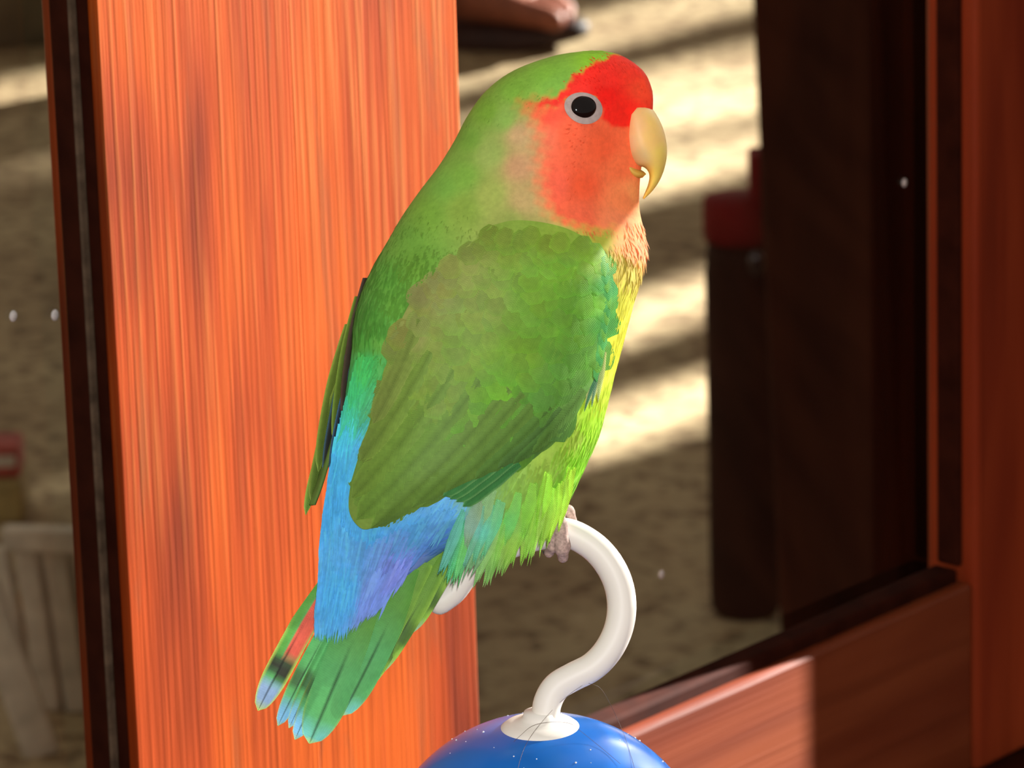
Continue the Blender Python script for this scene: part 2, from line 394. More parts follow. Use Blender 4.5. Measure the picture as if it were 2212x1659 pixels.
# slatted box and packages behind the left pane
M_GREYWOOD = simple('pale_grey_wood', (.62, .53, .42), .8, .2, .25, 55)
pq = on_floor(190, 1545); crate = empty('slatted_crate', pq); tag(crate, 'pale grey slatted wooden crate behind the left pane', 'crate')
qx = (pq - CAM).dot(FWD) / FPX
for i in range(5):
    x0 = (-150 + i * 62) * qx; o = box('slat', (-26 * qx, 0, 0), (26 * qx, .008, 370 * qx), M_GREYWOOD, crate, .0015); o.location = (x0, 0, .001); o.rotation_euler = (0, math.radians(-6 + i * .8), 0)
box('top_board', (-165 * qx, -.006, 372 * qx), (165 * qx, .006, 425 * qx), M_GREYWOOD, crate, .002)
box('back_board', (-150 * qx, .02, .001), (160 * qx, .03, 371 * qx), M_GREYWOOD, crate, .002)
crate.rotation_euler = (0, 0, math.radians(-12))
pq2 = on_floor(-30, 1640)
lean = empty('leaning_lath', pq2); tag(lean, 'thin pale lath lying aslant in the bottom left corner', 'lath')
o = box('strip', (-.011, 0, 0), (.011, .008, .115), M_GREYWOOD, lean, .0015); o.rotation_euler = (0, math.radians(-16), 0); o.location = (.034, 0, 0)
M_PKY = simple('dull_yellow_card', (.36, .27, .10), .6, .3, .25, 60)
M_PKR = simple('red_print', (.40, .07, .05), .6, .3, .3, 90)
M_PKO = simple('ochre_card', (.33, .15, .03), .6, .3, .25, 60)
pp = on_floor(20, 1132); pk1 = empty('food_package', pp); tag(pk1, 'yellow package with a red and white printed top at left edge', 'package')
px_ = (pp - CAM).dot(FWD) / FPX
box('carton', (-90 * px_, 0, 0), (32 * px_, .05, 96 * px_), M_PKY, pk1, .003)
box('red_top', (-90 * px_, .006, 97 * px_), (28 * px_, .044, 168 * px_), M_PKR, pk1, .003)
box('white_stripe', (-60 * px_, .0035, 125 * px_), (20 * px_, .0055, 150 * px_), M_GREYWOOD, pk1, .0006)
pp = on_floor(5, 1425); pk2 = empty('ochre_box', pp); tag(pk2, 'small ochre cardboard box at the left edge below the printed package', 'box')
box('carton', (-80 * px_, 0, 0), (40 * px_, .04, 82 * px_), M_PKO, pk2, .003)
box('lid', (-82 * px_, -.001, 83 * px_), (42 * px_, .041, 95 * px_), M_PKO, pk2, .002)

# person: foot in a sandal, shin leaving the frame at the top
ps = on_floor(1150, 98); person = empty('person', ps, math.radians(-22))
tag(person, 'bare foot in a dark sandal at the top edge beside the orange stile', 'person')
M_SKIN = simple('warm_skin', (.26, .075, .04), .55, .35, .15, 60)
M_SOLE = simple('dark_sandal', (.022, .012, .012), .6, .3, .3, 60)
def skin_body(name, verts, edges, mat, parent, root=0, sub=2):
    me = bpy.data.meshes.new(name); me.from_pydata([v[:3] for v in verts], edges, []); o = link(name, me, mat, parent, smooth=False)
    md = o.modifiers.new('skin', 'SKIN'); md.use_smooth_shade = True
    for i, v in enumerate(verts):
        sv = me.skin_vertices[0].data[i]; sv.radius = (v[3], v[4] if len(v) > 4 else v[3]); sv.use_root = (i == root)
    s_ = o.modifiers.new('sub', 'SUBSURF'); s_.levels = sub; s_.render_levels = sub
    return o
ft = [(-.15, 0, .46, .052), (-.155, 0, .28, .046), (-.16, 0, .13, .036), (-.15, 0, .075, .038), (-.09, 0, .068, .036), (-.03, -.0, .056, .034, .04)]
fe = [(0, 1), (1, 2), (2, 3), (3, 4), (4, 5)]
for j, (yy, ln, rad) in enumerate([(-.036, .050, .0125), (-.014, .050, .0095), (.005, .044, .0090), (.022, .036, .0085), (.038, .026, .0082)]):
    b = len(ft)
    ft += [(.0, yy * .9, .050, rad * 1.15), (ln * .55, yy, .049, rad * 1.0), (ln, yy * 1.03, .040, rad * .92)]
    fe += [(5, b), (b, b + 1), (b + 1, b + 2)]
pb_ = skin_body('body', [(v[0], v[1], v[2] - .009, v[3] * 1.06, *v[4:]) for v in ft], fe, M_SKIN, person, root=3)
ft3 = [(-.185, 0, .048, .03)]
# sole: outline extruded with turned-up toe
out = []
for i in range(40):
    a = 2 * math.pi * i / 40; c, s_ = math.cos(a), math.sin(a)
    out.append((-.075 + .135 * c, (.044 + .010 * c) * s_ * (1 if abs(c) < .9 else 1)))
V = []; Fc = []
for z_, k in ((0, .93), (.004, 1), (.015, 1.0), (.019, .96)):
    for x_, y_ in out:
        rise = max(0, x_ - .0) * .16
        V.append((-.075 + (x_ + .075) * k, y_ * k, z_ + rise))
n_ = len(out)
for i in range(3):
    for j in range(n_): Fc.append((i * n_ + j, i * n_ + (j + 1) % n_, (i + 1) * n_ + (j + 1) % n_, (i + 1) * n_ + j))
Fc += [tuple(range(n_))[::-1], tuple(3 * n_ + j for j in range(n_))]
sandal = link('sandal', mesh_from(V, Fc, 'sandal'), M_SOLE, person)
tube('strap', [(-.075 + .0 * t, .05 * math.cos(t), .03 + .066 * math.sin(t)) for t in np.linspace(0, math.pi, 15)], .007, M_SOLE, sandal, 8)
tube('strap', [(-.115, .045 * math.cos(t), .03 + .078 * math.sin(t)) for t in np.linspace(0, math.pi, 15)], .007, M_SOLE, sandal, 8)

# ------------------------------------------------------------------ bird space: x, y in units of 0.1 mm to right / down, d away
D0 = 1.0
def W(x, y, d=0.0): return at(x, y, D0 + d * 1e-4)
PXM = 1e-4

# ------------------------------------------------------------------ blue ball toy with white hook
BC = W(1176, 1905, 105); BR = 371 * PXM
M_BLUE = simple('glossy_blue_plastic', (.012, .13, .50), .22, .28, .06, 30)
M_WHITE = simple('warm_white_plastic', (.80, .75, .68), .45, .3, .03, 30)
toy = empty('ball_toy', BC - Vector((0, 0, BR))); tag(toy, 'glossy blue ball toy with a white plastic hook carrying the lovebird', 'toy')
Minv = Matrix.Translation(-(BC - Vector((0, 0, BR))))
def loc(p): return Minv @ Vector(p)
prof = [(max(.00005, BR * math.sin(a)), -BR * math.cos(a)) for a in np.linspace(0.001, math.pi - .001, 60)]
ball = lathe('ball', prof, Minv @ Matrix.Translation(BC), M_BLUE, toy, 96)
pole = W(1176, 1566, 0); axis = (UPV * .965 - FWD * .02 + Vector((0, 0, .12))).normalized()
axis = Vector((0, 0, 1))
Mx = Matrix.Translation(BC) @ axis.to_track_quat('Z', 'Y').to_matrix().to_4x4()
def dome(rpx, z): return (rpx * PXM, z * PXM)
lathe('collar', [dome(88, 335), dome(88, 352), dome(85, 361), dome(76, 368), dome(60, 374), dome(44, 379), dome(37, 386), dome(34, 396), dome(2, 398)], Minv @ Mx, M_WHITE, toy, 64)
HK = [(1177, 1578, 0), (1178, 1548, 0), (1184, 1514, 0), (1203, 1483, 0), (1238, 1462, 0), (1280, 1440, 0), (1314, 1404, 0), (1336, 1358, 0), (1343, 1308, 0), (1334, 1256, 0), (1308, 1208, 0), (1270, 1172, 0), (1220, 1150, 0), (1165, 1157, 0), (1110, 1173, 4), (1060, 1190, 4), (1024, 1214, 4), (1001, 1246, 4), (978, 1278, 4), (950, 1301, 4)]
hp = catmull(HK, 90); hr = np.interp(np.linspace(0, 1, 90), [0, .1, .2, .5, .8, .93, 1], [30, 31, 31, 32, 31, 29, 27])
hook = tube('hook', [loc(W(*p)) for p in hp], [r_ * PXM for r_ in hr], M_WHITE, toy, 28)
# dust on the ball
M_DUST = simple('white_dust', (.8, .8, .82), .8, .2, .1, 500)
bm = bmesh.new()
for i in range(60):
    a = random.uniform(0, 2 * math.pi); th = random.uniform(.30, .95)
    v = axis.orthogonal().normalized(); w_ = axis.cross(v)
    dv = (axis * math.cos(th) + (v * math.cos(a) + w_ * math.sin(a)) * math.sin(th)).normalized()
    if dv.dot(-FWD) < -.1: continue
    r_ = random.choice([1.2, 1.2, 1.6, 2.0, 2.6]) * PXM
    g = bmesh.ops.create_icosphere(bm, subdivisions=1, radius=r_); bmesh.ops.translate(bm, vec=loc(BC + dv * BR), verts=g['verts'])
me = bpy.data.meshes.new('dust'); bm.to_mesh(me); bm.free(); dust = link('dust', me, M_DUST, ball); dust['kind'] = 'stuff'
# loose hairs lying over hook and ball
M_HAIR = simple('dark_hair', (.10, .06, .04), .5, .3, .1, 90)
def on_ball(x, y, lift=2):
    d = ray(x, y).normalized(); oc = CAM - BC; b = oc.dot(d); c = oc.dot(oc) - (BR + lift * PXM) ** 2; disc = b * b - c
    return CAM + d * (-b - math.sqrt(max(disc, 0)))
HAIRS = [('long dark hair lying from the hook across the white collar onto the ball', [W(1262, 1478, -18), W(1230, 1500, -22), W(1195, 1532, -25), W(1160, 1572, -100), on_ball(1138, 1605, 3), on_ball(1124, 1640, 3), on_ball(1112, 1690, 3)]),
         ('thin dark hair curving down the right of the ball', [W(1272, 1476, -24), W(1296, 1486, -10), W(1318, 1520, 30), W(1340, 1568, 60), on_ball(1352, 1598, 3), on_ball(1368, 1650, 3), on_ball(1380, 1700, 3)]),
         ('dark hair curled on the white collar of the toy', [on_ball(1110, 1602, 5), W(1125, 1588, -62), W(1150, 1568, -58), W(1185, 1560, -60), W(1228, 1562, -58), W(1250, 1576, -60), on_ball(1290, 1608, 4), on_ball(1340, 1650, 4)])]
for lab, pts in HAIRS:
    o = tube('loose_hair', [Vector(p) for p in catmull([tuple(p) for p in pts], 40)], 0.38 * PXM, M_HAIR, None, 6); tag(o, lab, 'hair', 'hairs on the ball toy')
# stool under the toy (below the frame)
sz = BC.z - BR - .0003
stool = empty('stool', (BC.x, BC.y, 0)); tag(stool, 'small round dark wooden stool carrying the blue ball toy', 'stool')
M_STOOL = wood('stool_wood', 'x', (.05, .025, .012), (.08, .04, .02), (.11, .06, .03), rough=.5)
lathe('seat', [(.0002, sz - .022), (.09, sz - .022), (.097, sz - .016), (.098, sz - .006), (.094, sz), (.02, sz), (.0195, sz - .0006), (.0002, sz - .0008)], Matrix(), M_STOOL, stool)
for i in range(3):
    a = 2 * math.pi * i / 3 + .5
    tube('leg', [(.06 * math.cos(a), .06 * math.sin(a), sz - .018), (.10 * math.cos(a), .10 * math.sin(a), .012)], [.011, .009], M_STOOL, stool, 12)

# ------------------------------------------------------------------ the lovebird
bird = empty('lovebird', W(1190, 1120, 0)); BL = bird.location.copy()
tag(bird, 'green lovebird with red face and blue rump perched on the white hook', 'bird')
def BW(x, y, d): return W(x, y, d) - BL
def BWn(A_):
    """array (n,3) of bird-space points -> (n,3) local metres"""
    A_ = np.asarray(A_, float); dep = D0 + A_[:, 2] * 1e-4
    r_ = np.array(FWD)[None] + np.array(RGT)[None] * ((A_[:, 0] - 1106) / FPX)[:, None] - np.array(UPV)[None] * ((A_[:, 1] - 829.5) / FPX)[:, None]
    return np.array(CAM)[None] + r_ * dep[:, None] - np.array(BL)[None]

def poly_sd(x, y, poly):
    """signed distance (negative inside)"""
    P = np.asarray(poly, float); x = np.asarray(x, float); y = np.asarray(y, float)
    dm = np.full(x.shape, 1e9); ins = np.zeros(x.shape, bool)
    for i in range(len(P)):
        a = P[i]; b = P[(i + 1) % len(P)]; e_ = b - a
        t = np.clip(((x - a[0]) * e_[0] + (y - a[1]) * e_[1]) / (e_ @ e_), 0, 1)
        dm = np.minimum(dm, np.hypot(x - a[0] - t * e_[0], y - a[1] - t * e_[1]))
        c = ((a[1] > y) != (b[1] > y)) & (x < (b[0] - a[0]) * (y - a[1]) / (b[1] - a[1] + 1e-12) + a[0]); ins ^= c
    return np.where(ins, -dm, dm)
def soft(sd, s0, s1): t = np.clip((s1 - sd) / (s1 - s0), 0, 1); return (t * t * (3 - 2 * t))[:, None]
def idw(x, y, pts, power=3.2):
    P = np.array([p[:2] for p in pts], float); C = s2l(np.array([p[2] for p in pts], float))
    w = 1.0 / (((x[:, None] - P[None, :, 0]) ** 2 + (y[:, None] - P[None, :, 1]) ** 2) ** (power / 2) + 60.0)
    return (w[:, :, None] * C[None]).sum(1) / w.sum(1)[:, None]

BODY_C = [
    (1290, 112, (140, 205, 50)), (1180, 150, (125, 185, 62)), (1110, 190, (120, 175, 60)), (1200, 185, (122, 180, 68)), (1050, 240, (118, 168, 55)), (1010, 300, (115, 165, 60)),
    (1090, 260, (128, 170, 75)), (1060, 330, (145, 172, 85)), (1000, 380, (122, 175, 66)), (960, 400, (118, 176, 68)), (1120, 290, (188, 160, 110)), (1120, 360, (190, 150, 105)), (1130, 430, (178, 158, 100)),
    (1060, 420, (150, 170, 80)), (1000, 450, (130, 165, 65)), (920, 460, (118, 170, 60)), (1100, 480, (140, 158, 75)), (870, 520, (110, 168, 62)), (900, 570, (105, 160, 55)),
    (830, 600, (95, 165, 60)), (860, 650, (100, 165, 60)), (800, 690, (90, 165, 62)), (780, 740, (85, 175, 65)), (820, 740, (100, 175, 70)), (790, 790, (75, 205, 105)), (770, 830, (70, 205, 125)), (830, 800, (90, 185, 95)),
    (760, 880, (70, 205, 165)), (800, 870, (85, 190, 130)), (745, 920, (72, 190, 215)), (780, 950, (80, 175, 220)), (730, 990, (70, 170, 240)), (720, 1060, (70, 165, 248)), (800, 1100, (75, 165, 240)), (900, 1120, (85, 165, 235)), (980, 1110, (95, 170, 225)), (960, 1160, (85, 140, 235)), (880, 1200, (115, 140, 225)), (750, 1250, (70, 165, 248)), (820, 1260, (110, 150, 230)),
    # breast, belly, vent
    (1370, 470, (255, 165, 105)), (1385, 530, (255, 165, 110)), (1350, 530, (235, 160, 95)), (1300, 520, (165, 175, 60)), (1360, 590, (200, 190, 80)), (1340, 560, (190, 180, 75)), (1345, 640, (205, 210, 65)), (1330, 700, (220, 225, 60)), (1320, 760, (215, 225, 55)), (1300, 850, (190, 220, 50)), (1285, 900, (165, 225, 45)), (1240, 930, (165, 205, 70)), (1260, 980, (150, 225, 50)),
    (1180, 1000, (160, 205, 80)), (1130, 1050, (150, 200, 85)), (1210, 1060, (145, 225, 65)), (1090, 1090, (150, 195, 100)), (1060, 1110, (140, 190, 130)), (1150, 1120, (130, 215, 75)), (1095, 1130, (90, 210, 140)), (1040, 1150, (90, 190, 200)), (1020, 1180, (120, 190, 150)), (1100, 1180, (145, 205, 90)), (1200, 1130, (160, 220, 80)),
]
FACE = [(1128, 225), (1150, 262), (1158, 300), (1162, 350), (1162, 400), (1176, 445), (1215, 482), (1290, 500), (1345, 490), (1380, 450), (1410, 400), (1430, 330), (1430, 230), (1300, 200), (1215, 215)]
BROW = [(1150, 224), (1197, 212), (1222, 192), (1240, 163), (1272, 143), (1322, 121), (1350, 112), (1400, 140), (1430, 190), (1430, 240), (1395, 252), (1362, 272), (1330, 278), (1306, 262), (1300, 232), (1282, 208), (1240, 205), (1218, 222), (1190, 232)]
FACE_C = [(1180, 300, (235, 115, 80)), (1230, 300, (255, 100, 62)), (1260, 400, (255, 92, 52)), (1300, 320, (255, 96, 54)), (1340, 360, (255, 112, 64)), (1200, 400, (250, 100, 70)), (1350, 430, (255, 130, 75)), (1250, 470, (255, 105, 68)), (1330, 480, (255, 135, 85)), (1370, 420, (255, 150, 85)), (1180, 245, (245, 85, 60))]
BROW_C = [(1310, 170, (255, 45, 32)), (1310, 205, (240, 28, 18)), (1350, 240, (240, 35, 20)), (1390, 190, (255, 70, 38)), (1370, 150, (255, 55, 35)), (1250, 190, (252, 50, 38)), (1180, 222, (235, 55, 42))]
GAIN = np.array([1.13, 1.05, 1.12])
def body_color(x, y, jitter=True):
    x = np.asarray(x, float); y = np.asarray(y, float)
    c = idw(x, y, BODY_C)
    wob = 5 * np.sin(x * .21 + y * .13) + 4 * np.sin(x * .09 - y * .27) if jitter else 0
    sd = poly_sd(x, y, FACE) + wob
    edge = np.where(x < 1200, 44, np.where(y > 470, 22, 14))
    t = np.clip((edge * .6 - sd) / (edge * 1.4), 0, 1); t = (t * t * (3 - 2 * t))[:, None]
    c = c * (1 - t) + idw(x, y, FACE_C) * t
    t = soft(poly_sd(x, y, BROW) + wob * .5, -5, 5); c = c * (1 - t) + idw(x, y, BROW_C) * t
    c = c * (1 + .28 * np.clip((c[:, 2] - .25) / .4, 0, 1))[:, None]
    return np.clip(c * GAIN, 0, .96)

# body loft: left and right outline points in the side view
LO = [(1262, 110), (1195, 121), (1110, 152), (1050, 196), (1010, 250), (981, 305), (948, 358), (908, 411), (870, 466), (840, 518), (808, 575), (783, 632), (768, 692), (762, 760), (752, 836), (742, 900), (733, 960), (725, 1014), (719, 1064), (714, 1112), (710, 1160), (706, 1210), (704, 1258), (706, 1300), (716, 1335)]
RO = [(1300, 109), (1345, 121), (1388, 152), (1408, 192), (1410, 238), (1400, 290), (1388, 345), (1382, 400), (1382, 452), (1392, 500), (1396, 545), (1384, 600), (1366, 660), (1347, 730), (1328, 800), (1311, 870), (1293, 935), (1266, 1000), (1232, 1068), (1190, 1108), (1120, 1134), (1040, 1160), (960, 1192), (895, 1236), (840, 1268)]
KD = [.95, .80, .74, .72, .72, .73, .74, .74, .74, .74, .75, .76, .77, .78, .78, .78, .77, .75, .72, .68, .62, .55, .48, .42, .36]
DC = [60, 60, 60, 58, 56, 54, 52, 48, 42, 36, 30, 24, 18, 12, 6, 0, -6, -14, -24, -36, -50, -64, -78, -90, -100]
TL = [0, 0, 0, 0, 0, 0, .03, .08, .14, .20, .26, .30, .33, .35, .36, .36, .36, .36, .35, .34, .32, .30, .28, .26, .25]
TP = [0, .2, .4, .5, .52, .52, .5, .46, .36, .24, .12, .04, 0, 0, 0, 0, 0, 0, 0, 0, 0, 0, 0, 0, 0]
NR, NS = 230, 150
ST = catmull(np.hstack([np.array(LO, float), np.array(RO, float), np.array(KD)[:, None], np.array(DC, float)[:, None], np.array(TL)[:, None], np.array(TP)[:, None]]), NR)
th = np.linspace(0, 2 * np.pi, NS, endpoint=False)
def ring(i_row):
    s_ = ST[i_row]; C = (s_[0:2] + s_[2:4]) / 2; a = (s_[2:4] - s_[0:2]) / 2; L_ = np.linalg.norm(a); ad = a / L_
    kd, dc, tl = s_[4], s_[5], s_[6]; ct, stt = 1 / math.hypot(1, tl), tl / math.hypot(1, tl)
    comp = 1 / math.sqrt(ct * ct + (kd * stt) ** 2)
    A3 = np.array([ad[0] * ct, ad[1] * ct, stt]) * L_ * comp; B3 = np.array([-ad[0] * stt, -ad[1] * stt, ct]) * L_ * kd * comp
    c_, s2 = np.cos(th), np.sin(th)
    e_ = 2 / 2.15
    cc = np.sign(c_) * np.abs(c_) ** e_; ss = np.sign(s2) * np.abs(s2) ** e_
    q_ = np.clip((c_ - .1) / .85, 0, 1); ss = ss * (1 - s_[7] * q_ * q_ * (3 - 2 * q_))
    return np.array([C[0], C[1], dc])[None] + cc[:, None] * A3[None] + ss[:, None] * B3[None]
GRID = np.array([ring(i) for i in range(NR)])           # NR,NS,3
bv = GRID.reshape(-1, 3)
bf = [(i * NS + j, i * NS + (j + 1) % NS, (i + 1) * NS + (j + 1) % NS, (i + 1) * NS + j) for i in range(NR - 1) for j in range(NS)]
bf += [tuple(range(NS))[::-1], tuple((NR - 1) * NS + j for j in range(NS))]
def set_col(me, rgb):
    a = me.color_attributes.new('Col', 'FLOAT_COLOR', 'POINT'); d = np.ones((len(rgb), 4)); d[:, :3] = rgb; a.data.foreach_set('color', d.ravel())
body_me = mesh_from(BWn(bv), bf, 'body'); set_col(body_me, body_color(bv[:, 0], bv[:, 1]))
body = link('body', body_me, M_BODY, bird)
BVH = BVHTree.FromPolygons([Vector(v) for v in bv], bf)
def near_depth(x, y, default=None, tree=None):
    h = (tree or BVH).ray_cast(Vector((x, y, -2000)), Vector((0, 0, 1)))
    return h[0].z if h[0] is not None else default

# ---- near wing: padded shell, then overlapping feathers
WING = [(1062, 487), (1110, 476), (1170, 480), (1230, 496), (1285, 528), (1316, 570), (1326, 615), (1322, 670), (1312, 730), (1300, 790), (1276, 838), (1240, 893), (1195, 950), (1150, 985), (1100, 1008), (1040, 1036), (950, 1074), (870, 1108), (800, 1142), (772, 1135), (754, 1102), (757, 1050), (775, 985), (800, 905), (826, 815), (848, 745), (872, 680), (905, 628), (955, 578), (1005, 535)]
WING_C = [(1100, 510, (122, 158, 60)), (1200, 520, (125, 160, 55)), (1290, 560, (140, 190, 65)), (1318, 620, (62, 150, 75)), (1312, 700, (72, 155, 70)), (1290, 660, (115, 185, 65)), (1290, 780, (100, 165, 60)), (1000, 590, (138, 160, 80)), (930, 630, (142, 155, 85)), (885, 720, (140, 158, 82)), (860, 800, (125, 158, 70)), (1050, 650, (128, 160, 68)), (1150, 640, (112, 165, 52)), (1200, 600, (115, 172, 55)), (1220, 700, (105, 165, 55)), (1120, 760, (112, 165, 52)), (1000, 760, (120, 158, 60)), (940, 860, (122, 155, 62)), (1080, 860, (105, 170, 52)), (1220, 800, (98, 158, 62)), (1250, 850, (92, 148, 65)), (1160, 880, (95, 155, 62)), (1180, 940, (85, 135, 65)), (1090, 960, (98, 158, 55)), (1000, 960, (100, 160, 58)), (900, 960, (110, 150, 58)), (820, 950, (115, 152, 58)), (840, 1050, (102, 142, 55)), (790, 1110, (112, 148, 62)), (930, 1050, (105, 142, 62)), (780, 1040, (105, 148, 60))]
def wing_color(x, y): return np.clip(idw(np.asarray(x, float), np.asarray(y, float), WING_C) * np.array([1.24, 1.12, 1.2]), 0, .9)
cw = np.array([1070, 770.0]); WP = catmull(WING + [WING[0]], 160)[:-1]
RR = np.concatenate([np.linspace(0.02, .85, 26), np.array([.89, .925, .95, .968, .982, .992, 1.0])])
wv = []; 
for r_ in RR:
    for p in WP:
        x, y = cw + (p - cw) * r_
        d = near_depth(x, y, 0); off = 20 * (1 - r_ ** 7) + 3 + 9 * min(1, max(0, (y - 950) / 80))
        wv.append((x, y, d - off))
wv = np.array(wv); nw = len(WP)
wf = [(i * nw + j, i * nw + (j + 1) % nw, (i + 1) * nw + (j + 1) % nw, (i + 1) * nw + j) for i in range(len(RR) - 1) for j in range(nw)] + [tuple(range(nw))]
wing_me = mesh_from(BWn(wv), wf, 'wing'); set_col(wing_me, wing_color(wv[:, 0], wv[:, 1]))
wing = link('wing', wing_me, M_BODY, bird)
allv = [Vector(v) for v in bv] + [Vector(v) for v in wv]; off_ = len(bv)
TREE = BVHTree.FromPolygons(allv, bf + [tuple(i + off_ for i in f) for f in wf])

def feather_mesh(base, tip, width, colf, n_len=6, n_w=4, bend=0.0, lift=(0, 6), shape='round', field=None, d0=None, d1=None, camber=2.0, name='feather', wdir=None):
    """one vane in bird space; depth from field (tree) or straight from d0 to d1"""
    b = np.array(base, float); t = np.array(tip, float); ax = t - b; L_ = np.hypot(*ax[:2]); axn = ax[:2] / L_; pr = np.array([-axn[1], axn[0]])
    V = []; UVs = []; S = []
    for i in range(n_len + 1):
        s_ = i / n_len
        if shape == 'round': wf_ = min(1, .45 + s_ * 1.6) * math.sqrt(max(0, 1 - max(0, (s_ - .62) / .38) ** 2.2))
        elif shape == 'long': wf_ = min(1, .55 + s_ * 1.2) * math.sqrt(max(0, 1 - max(0, (s_ - .72) / .28) ** 2.0))
        else: wf_ = min(1, .5 + s_ * 1.5) * (1 - max(0, (s_ - .45) / .55) ** 1.4)
        wf_ = max(wf_, .03)
        c = b[:2] + ax[:2] * s_ + pr * bend * L_ * 4 * s_ * (1 - s_) * .5
        for k in range(n_w + 1):
            u = -1 + 2 * k / n_w
            if wdir is None: p = c + pr * u * wf_ * width; dd_ = 0
            else: p = c + np.array(wdir[:2]) * u * wf_ * width; dd_ = wdir[2] * u * wf_ * width
            if field is not None:
                d = near_depth(p[0], p[1], None, field)
                if d is None: d = near_depth(c[0], c[1], 0, field)
                d -= lift[0] + (lift[1] - lift[0]) * s_ + camber * (1 - u * u) * .6
            else:
                d = d0 + (d1 - d0) * s_ - camber * (1 - u * u)
            V.append((p[0], p[1], d + dd_)); UVs.append((u * wf_ * width, s_ * L_)); S.append((s_, u))
    V = np.array(V); Fc = []
    for i in range(n_len):
        for k in range(n_w):
            a = i * (n_w + 1) + k; Fc.append((a, a + 1, a + n_w + 2, a + n_w + 1))
    me = mesh_from(BWn(V), Fc, name); S = np.array(S)
    set_col(me, colf(V[:, 0], V[:, 1], S[:, 0], S[:, 1]))
    uvl = me.uv_layers.new(name='UVMap'); idx = np.empty(len(me.loops), int); me.loops.foreach_get('vertex_index', idx)
    uvl.data.foreach_set('uv', np.array(UVs)[idx].ravel()); return me

def flow(x, y):
    """direction of the wing's feathers at a place, radians from straight down towards the left"""
    a = np.interp(y, [480, 650, 800, 950, 1140], [16, 18, 30, 44, 46])
    a += np.interp(x, [800, 950, 1150, 1320], [-6, 4, 2, -18])
    if y > 850 and x < 880: a -= 18
    return math.radians(a)
rows = []
yy = 505.0
cand = []
while yy < 1075:
    step = np.interp(yy, [500, 700, 900, 1080], [27, 38, 52, 60]); wdt = np.interp(yy, [500, 700, 900, 1080], [23, 30, 36, 38])
    xx = 760 + (random.random() * wdt)
    while xx < 1335:
        cand.append((xx + random.uniform(-9, 9), yy + random.uniform(-14, 14) + (xx - 1060) * .10, step, wdt)); xx += wdt * 1.35
    yy += step * .66
nf = 0
for (x, y, step, wdt) in cand:
    sd = float(poly_sd(np.array([x]), np.array([y]), WING)[0])
    if sd > -5: continue
    a = flow(x, y); L_ = step * 1.75
    tx, ty = x - math.sin(a) * L_ * .6, y + math.cos(a) * L_ * .6; bx_, by_ = x + math.sin(a) * L_ * .4, y - math.cos(a) * L_ * .4
    st_ = float(poly_sd(np.array([tx]), np.array([ty]), WING)[0])
    if st_ > -1:
        continue
    br = random.uniform(.93, 1.12); tint = np.array([random.uniform(.94, 1.06), 1, random.uniform(.9, 1.1)])
    def cf(X, Y, S, Uu, br=br, tint=tint):
        c = wing_color(X, Y) * br * tint
        f_ = np.clip(np.maximum((np.abs(Uu) - .55) / .45, (S - .72) / .28), 0, 1)[:, None]
        c = c * (1 - f_) * np.array([.97, .94, .98]) + c * f_ * np.array([1.0, 1.09, .94])
        return np.clip(c, 0, .9)
    me = feather_mesh((bx_, by_), (tx, ty), wdt, cf, 5, 4, random.uniform(-.08, .08), (0.6, random.uniform(1.8, 3.0)), 'round', TREE, camber=1.0, name='covert_feather')
    link('covert_feather', me, M_FEATHER, wing); nf += 1
print('coverts', nf)

# flight feathers of the near wing
def fl_color(rgb_in, rgb_edge, dark=.0):
    a, b = s2l(rgb_in), s2l(rgb_edge)
    def f(X, Y, S, Uu):
        t = np.clip((np.abs(Uu) - .72) / .28, 0, 1)[:, None]; c = a[None] * (1 - t) + b[None] * t
        sh = np.clip(1 - np.abs(Uu) / .12, 0, 1)[:, None]; c = c * (1 - .45 * sh * dark)
        return np.clip(c * np.array([1.24, 1.12, 1.2]), 0, .9)
    return f
# primaries, teal green, peeping out below the wing
for i, (bx_, by_, tx, ty, w_) in enumerate([(1122, 1002, 1000, 1094, 15), (1114, 990, 986, 1084, 15), (1104, 980, 972, 1078, 15), (1094, 972, 957, 1072, 16)]):
    me = feather_mesh((bx_, by_), (tx, ty), w_, fl_color((62, 132, 68), (105, 165, 95), .5), 12, 6, .02, (10 + 3 * i, 9 + 3 * i), 'long', BVH, camber=2.5, name='primary_feather')
    link('primary_feather', me, M_FEATHER, wing)
# long secondaries and tertials that make up the lower wing
for i, (bx_, by_, tx, ty, w_, cin) in enumerate([
        (1262, 842, 1150, 978, 20, (92, 142, 62)), (1240, 870, 1108, 1002, 22, (84, 134, 62)), (1215, 885, 1075, 1012, 24, (84, 130, 62)), (1190, 880, 1025, 1036, 26, (90, 138, 60)), (1165, 860, 960, 1066, 28, (98, 142, 60)), (1130, 850, 890, 1096, 32, (102, 145, 60)),
        (1100, 840, 802, 1141, 36, (104, 146, 60)), (1040, 820, 770, 1122, 36, (106, 150, 60)), (980, 800, 760, 1075, 34, (110, 152, 60)), (930, 760, 778, 995, 30, (116, 154, 64)), (905, 690, 806, 915, 26, (126, 156, 72))]):
    me = feather_mesh((bx_, by_), (tx, ty), w_, fl_color(cin, tuple(int(v * 1.13) for v in cin), .5), 14, 6, -.05, (0.5, 3.0), 'long', TREE, camber=3, name='flight_feather')
    link('flight_feather', me, M_FEATHER, wing)
# leading edge (bend of the wing), small teal feathers
for i in range(14):
    t = i / 13; x = np.interp(t, [0, .3, 1], [1306, 1318, 1296]); y = 556 + t * 230
    me = feather_mesh((x - 4, y - 14), (x + 1 - 6 * t, y + 42), 10, fl_color((72, 160, 78) if i % 2 else (98, 170, 64), (80, 165, 82)), 4, 3, 0, (0, 3), 'round', TREE, name='marginal_feather')
    link('marginal_feather', me, M_FEATHER, wing)
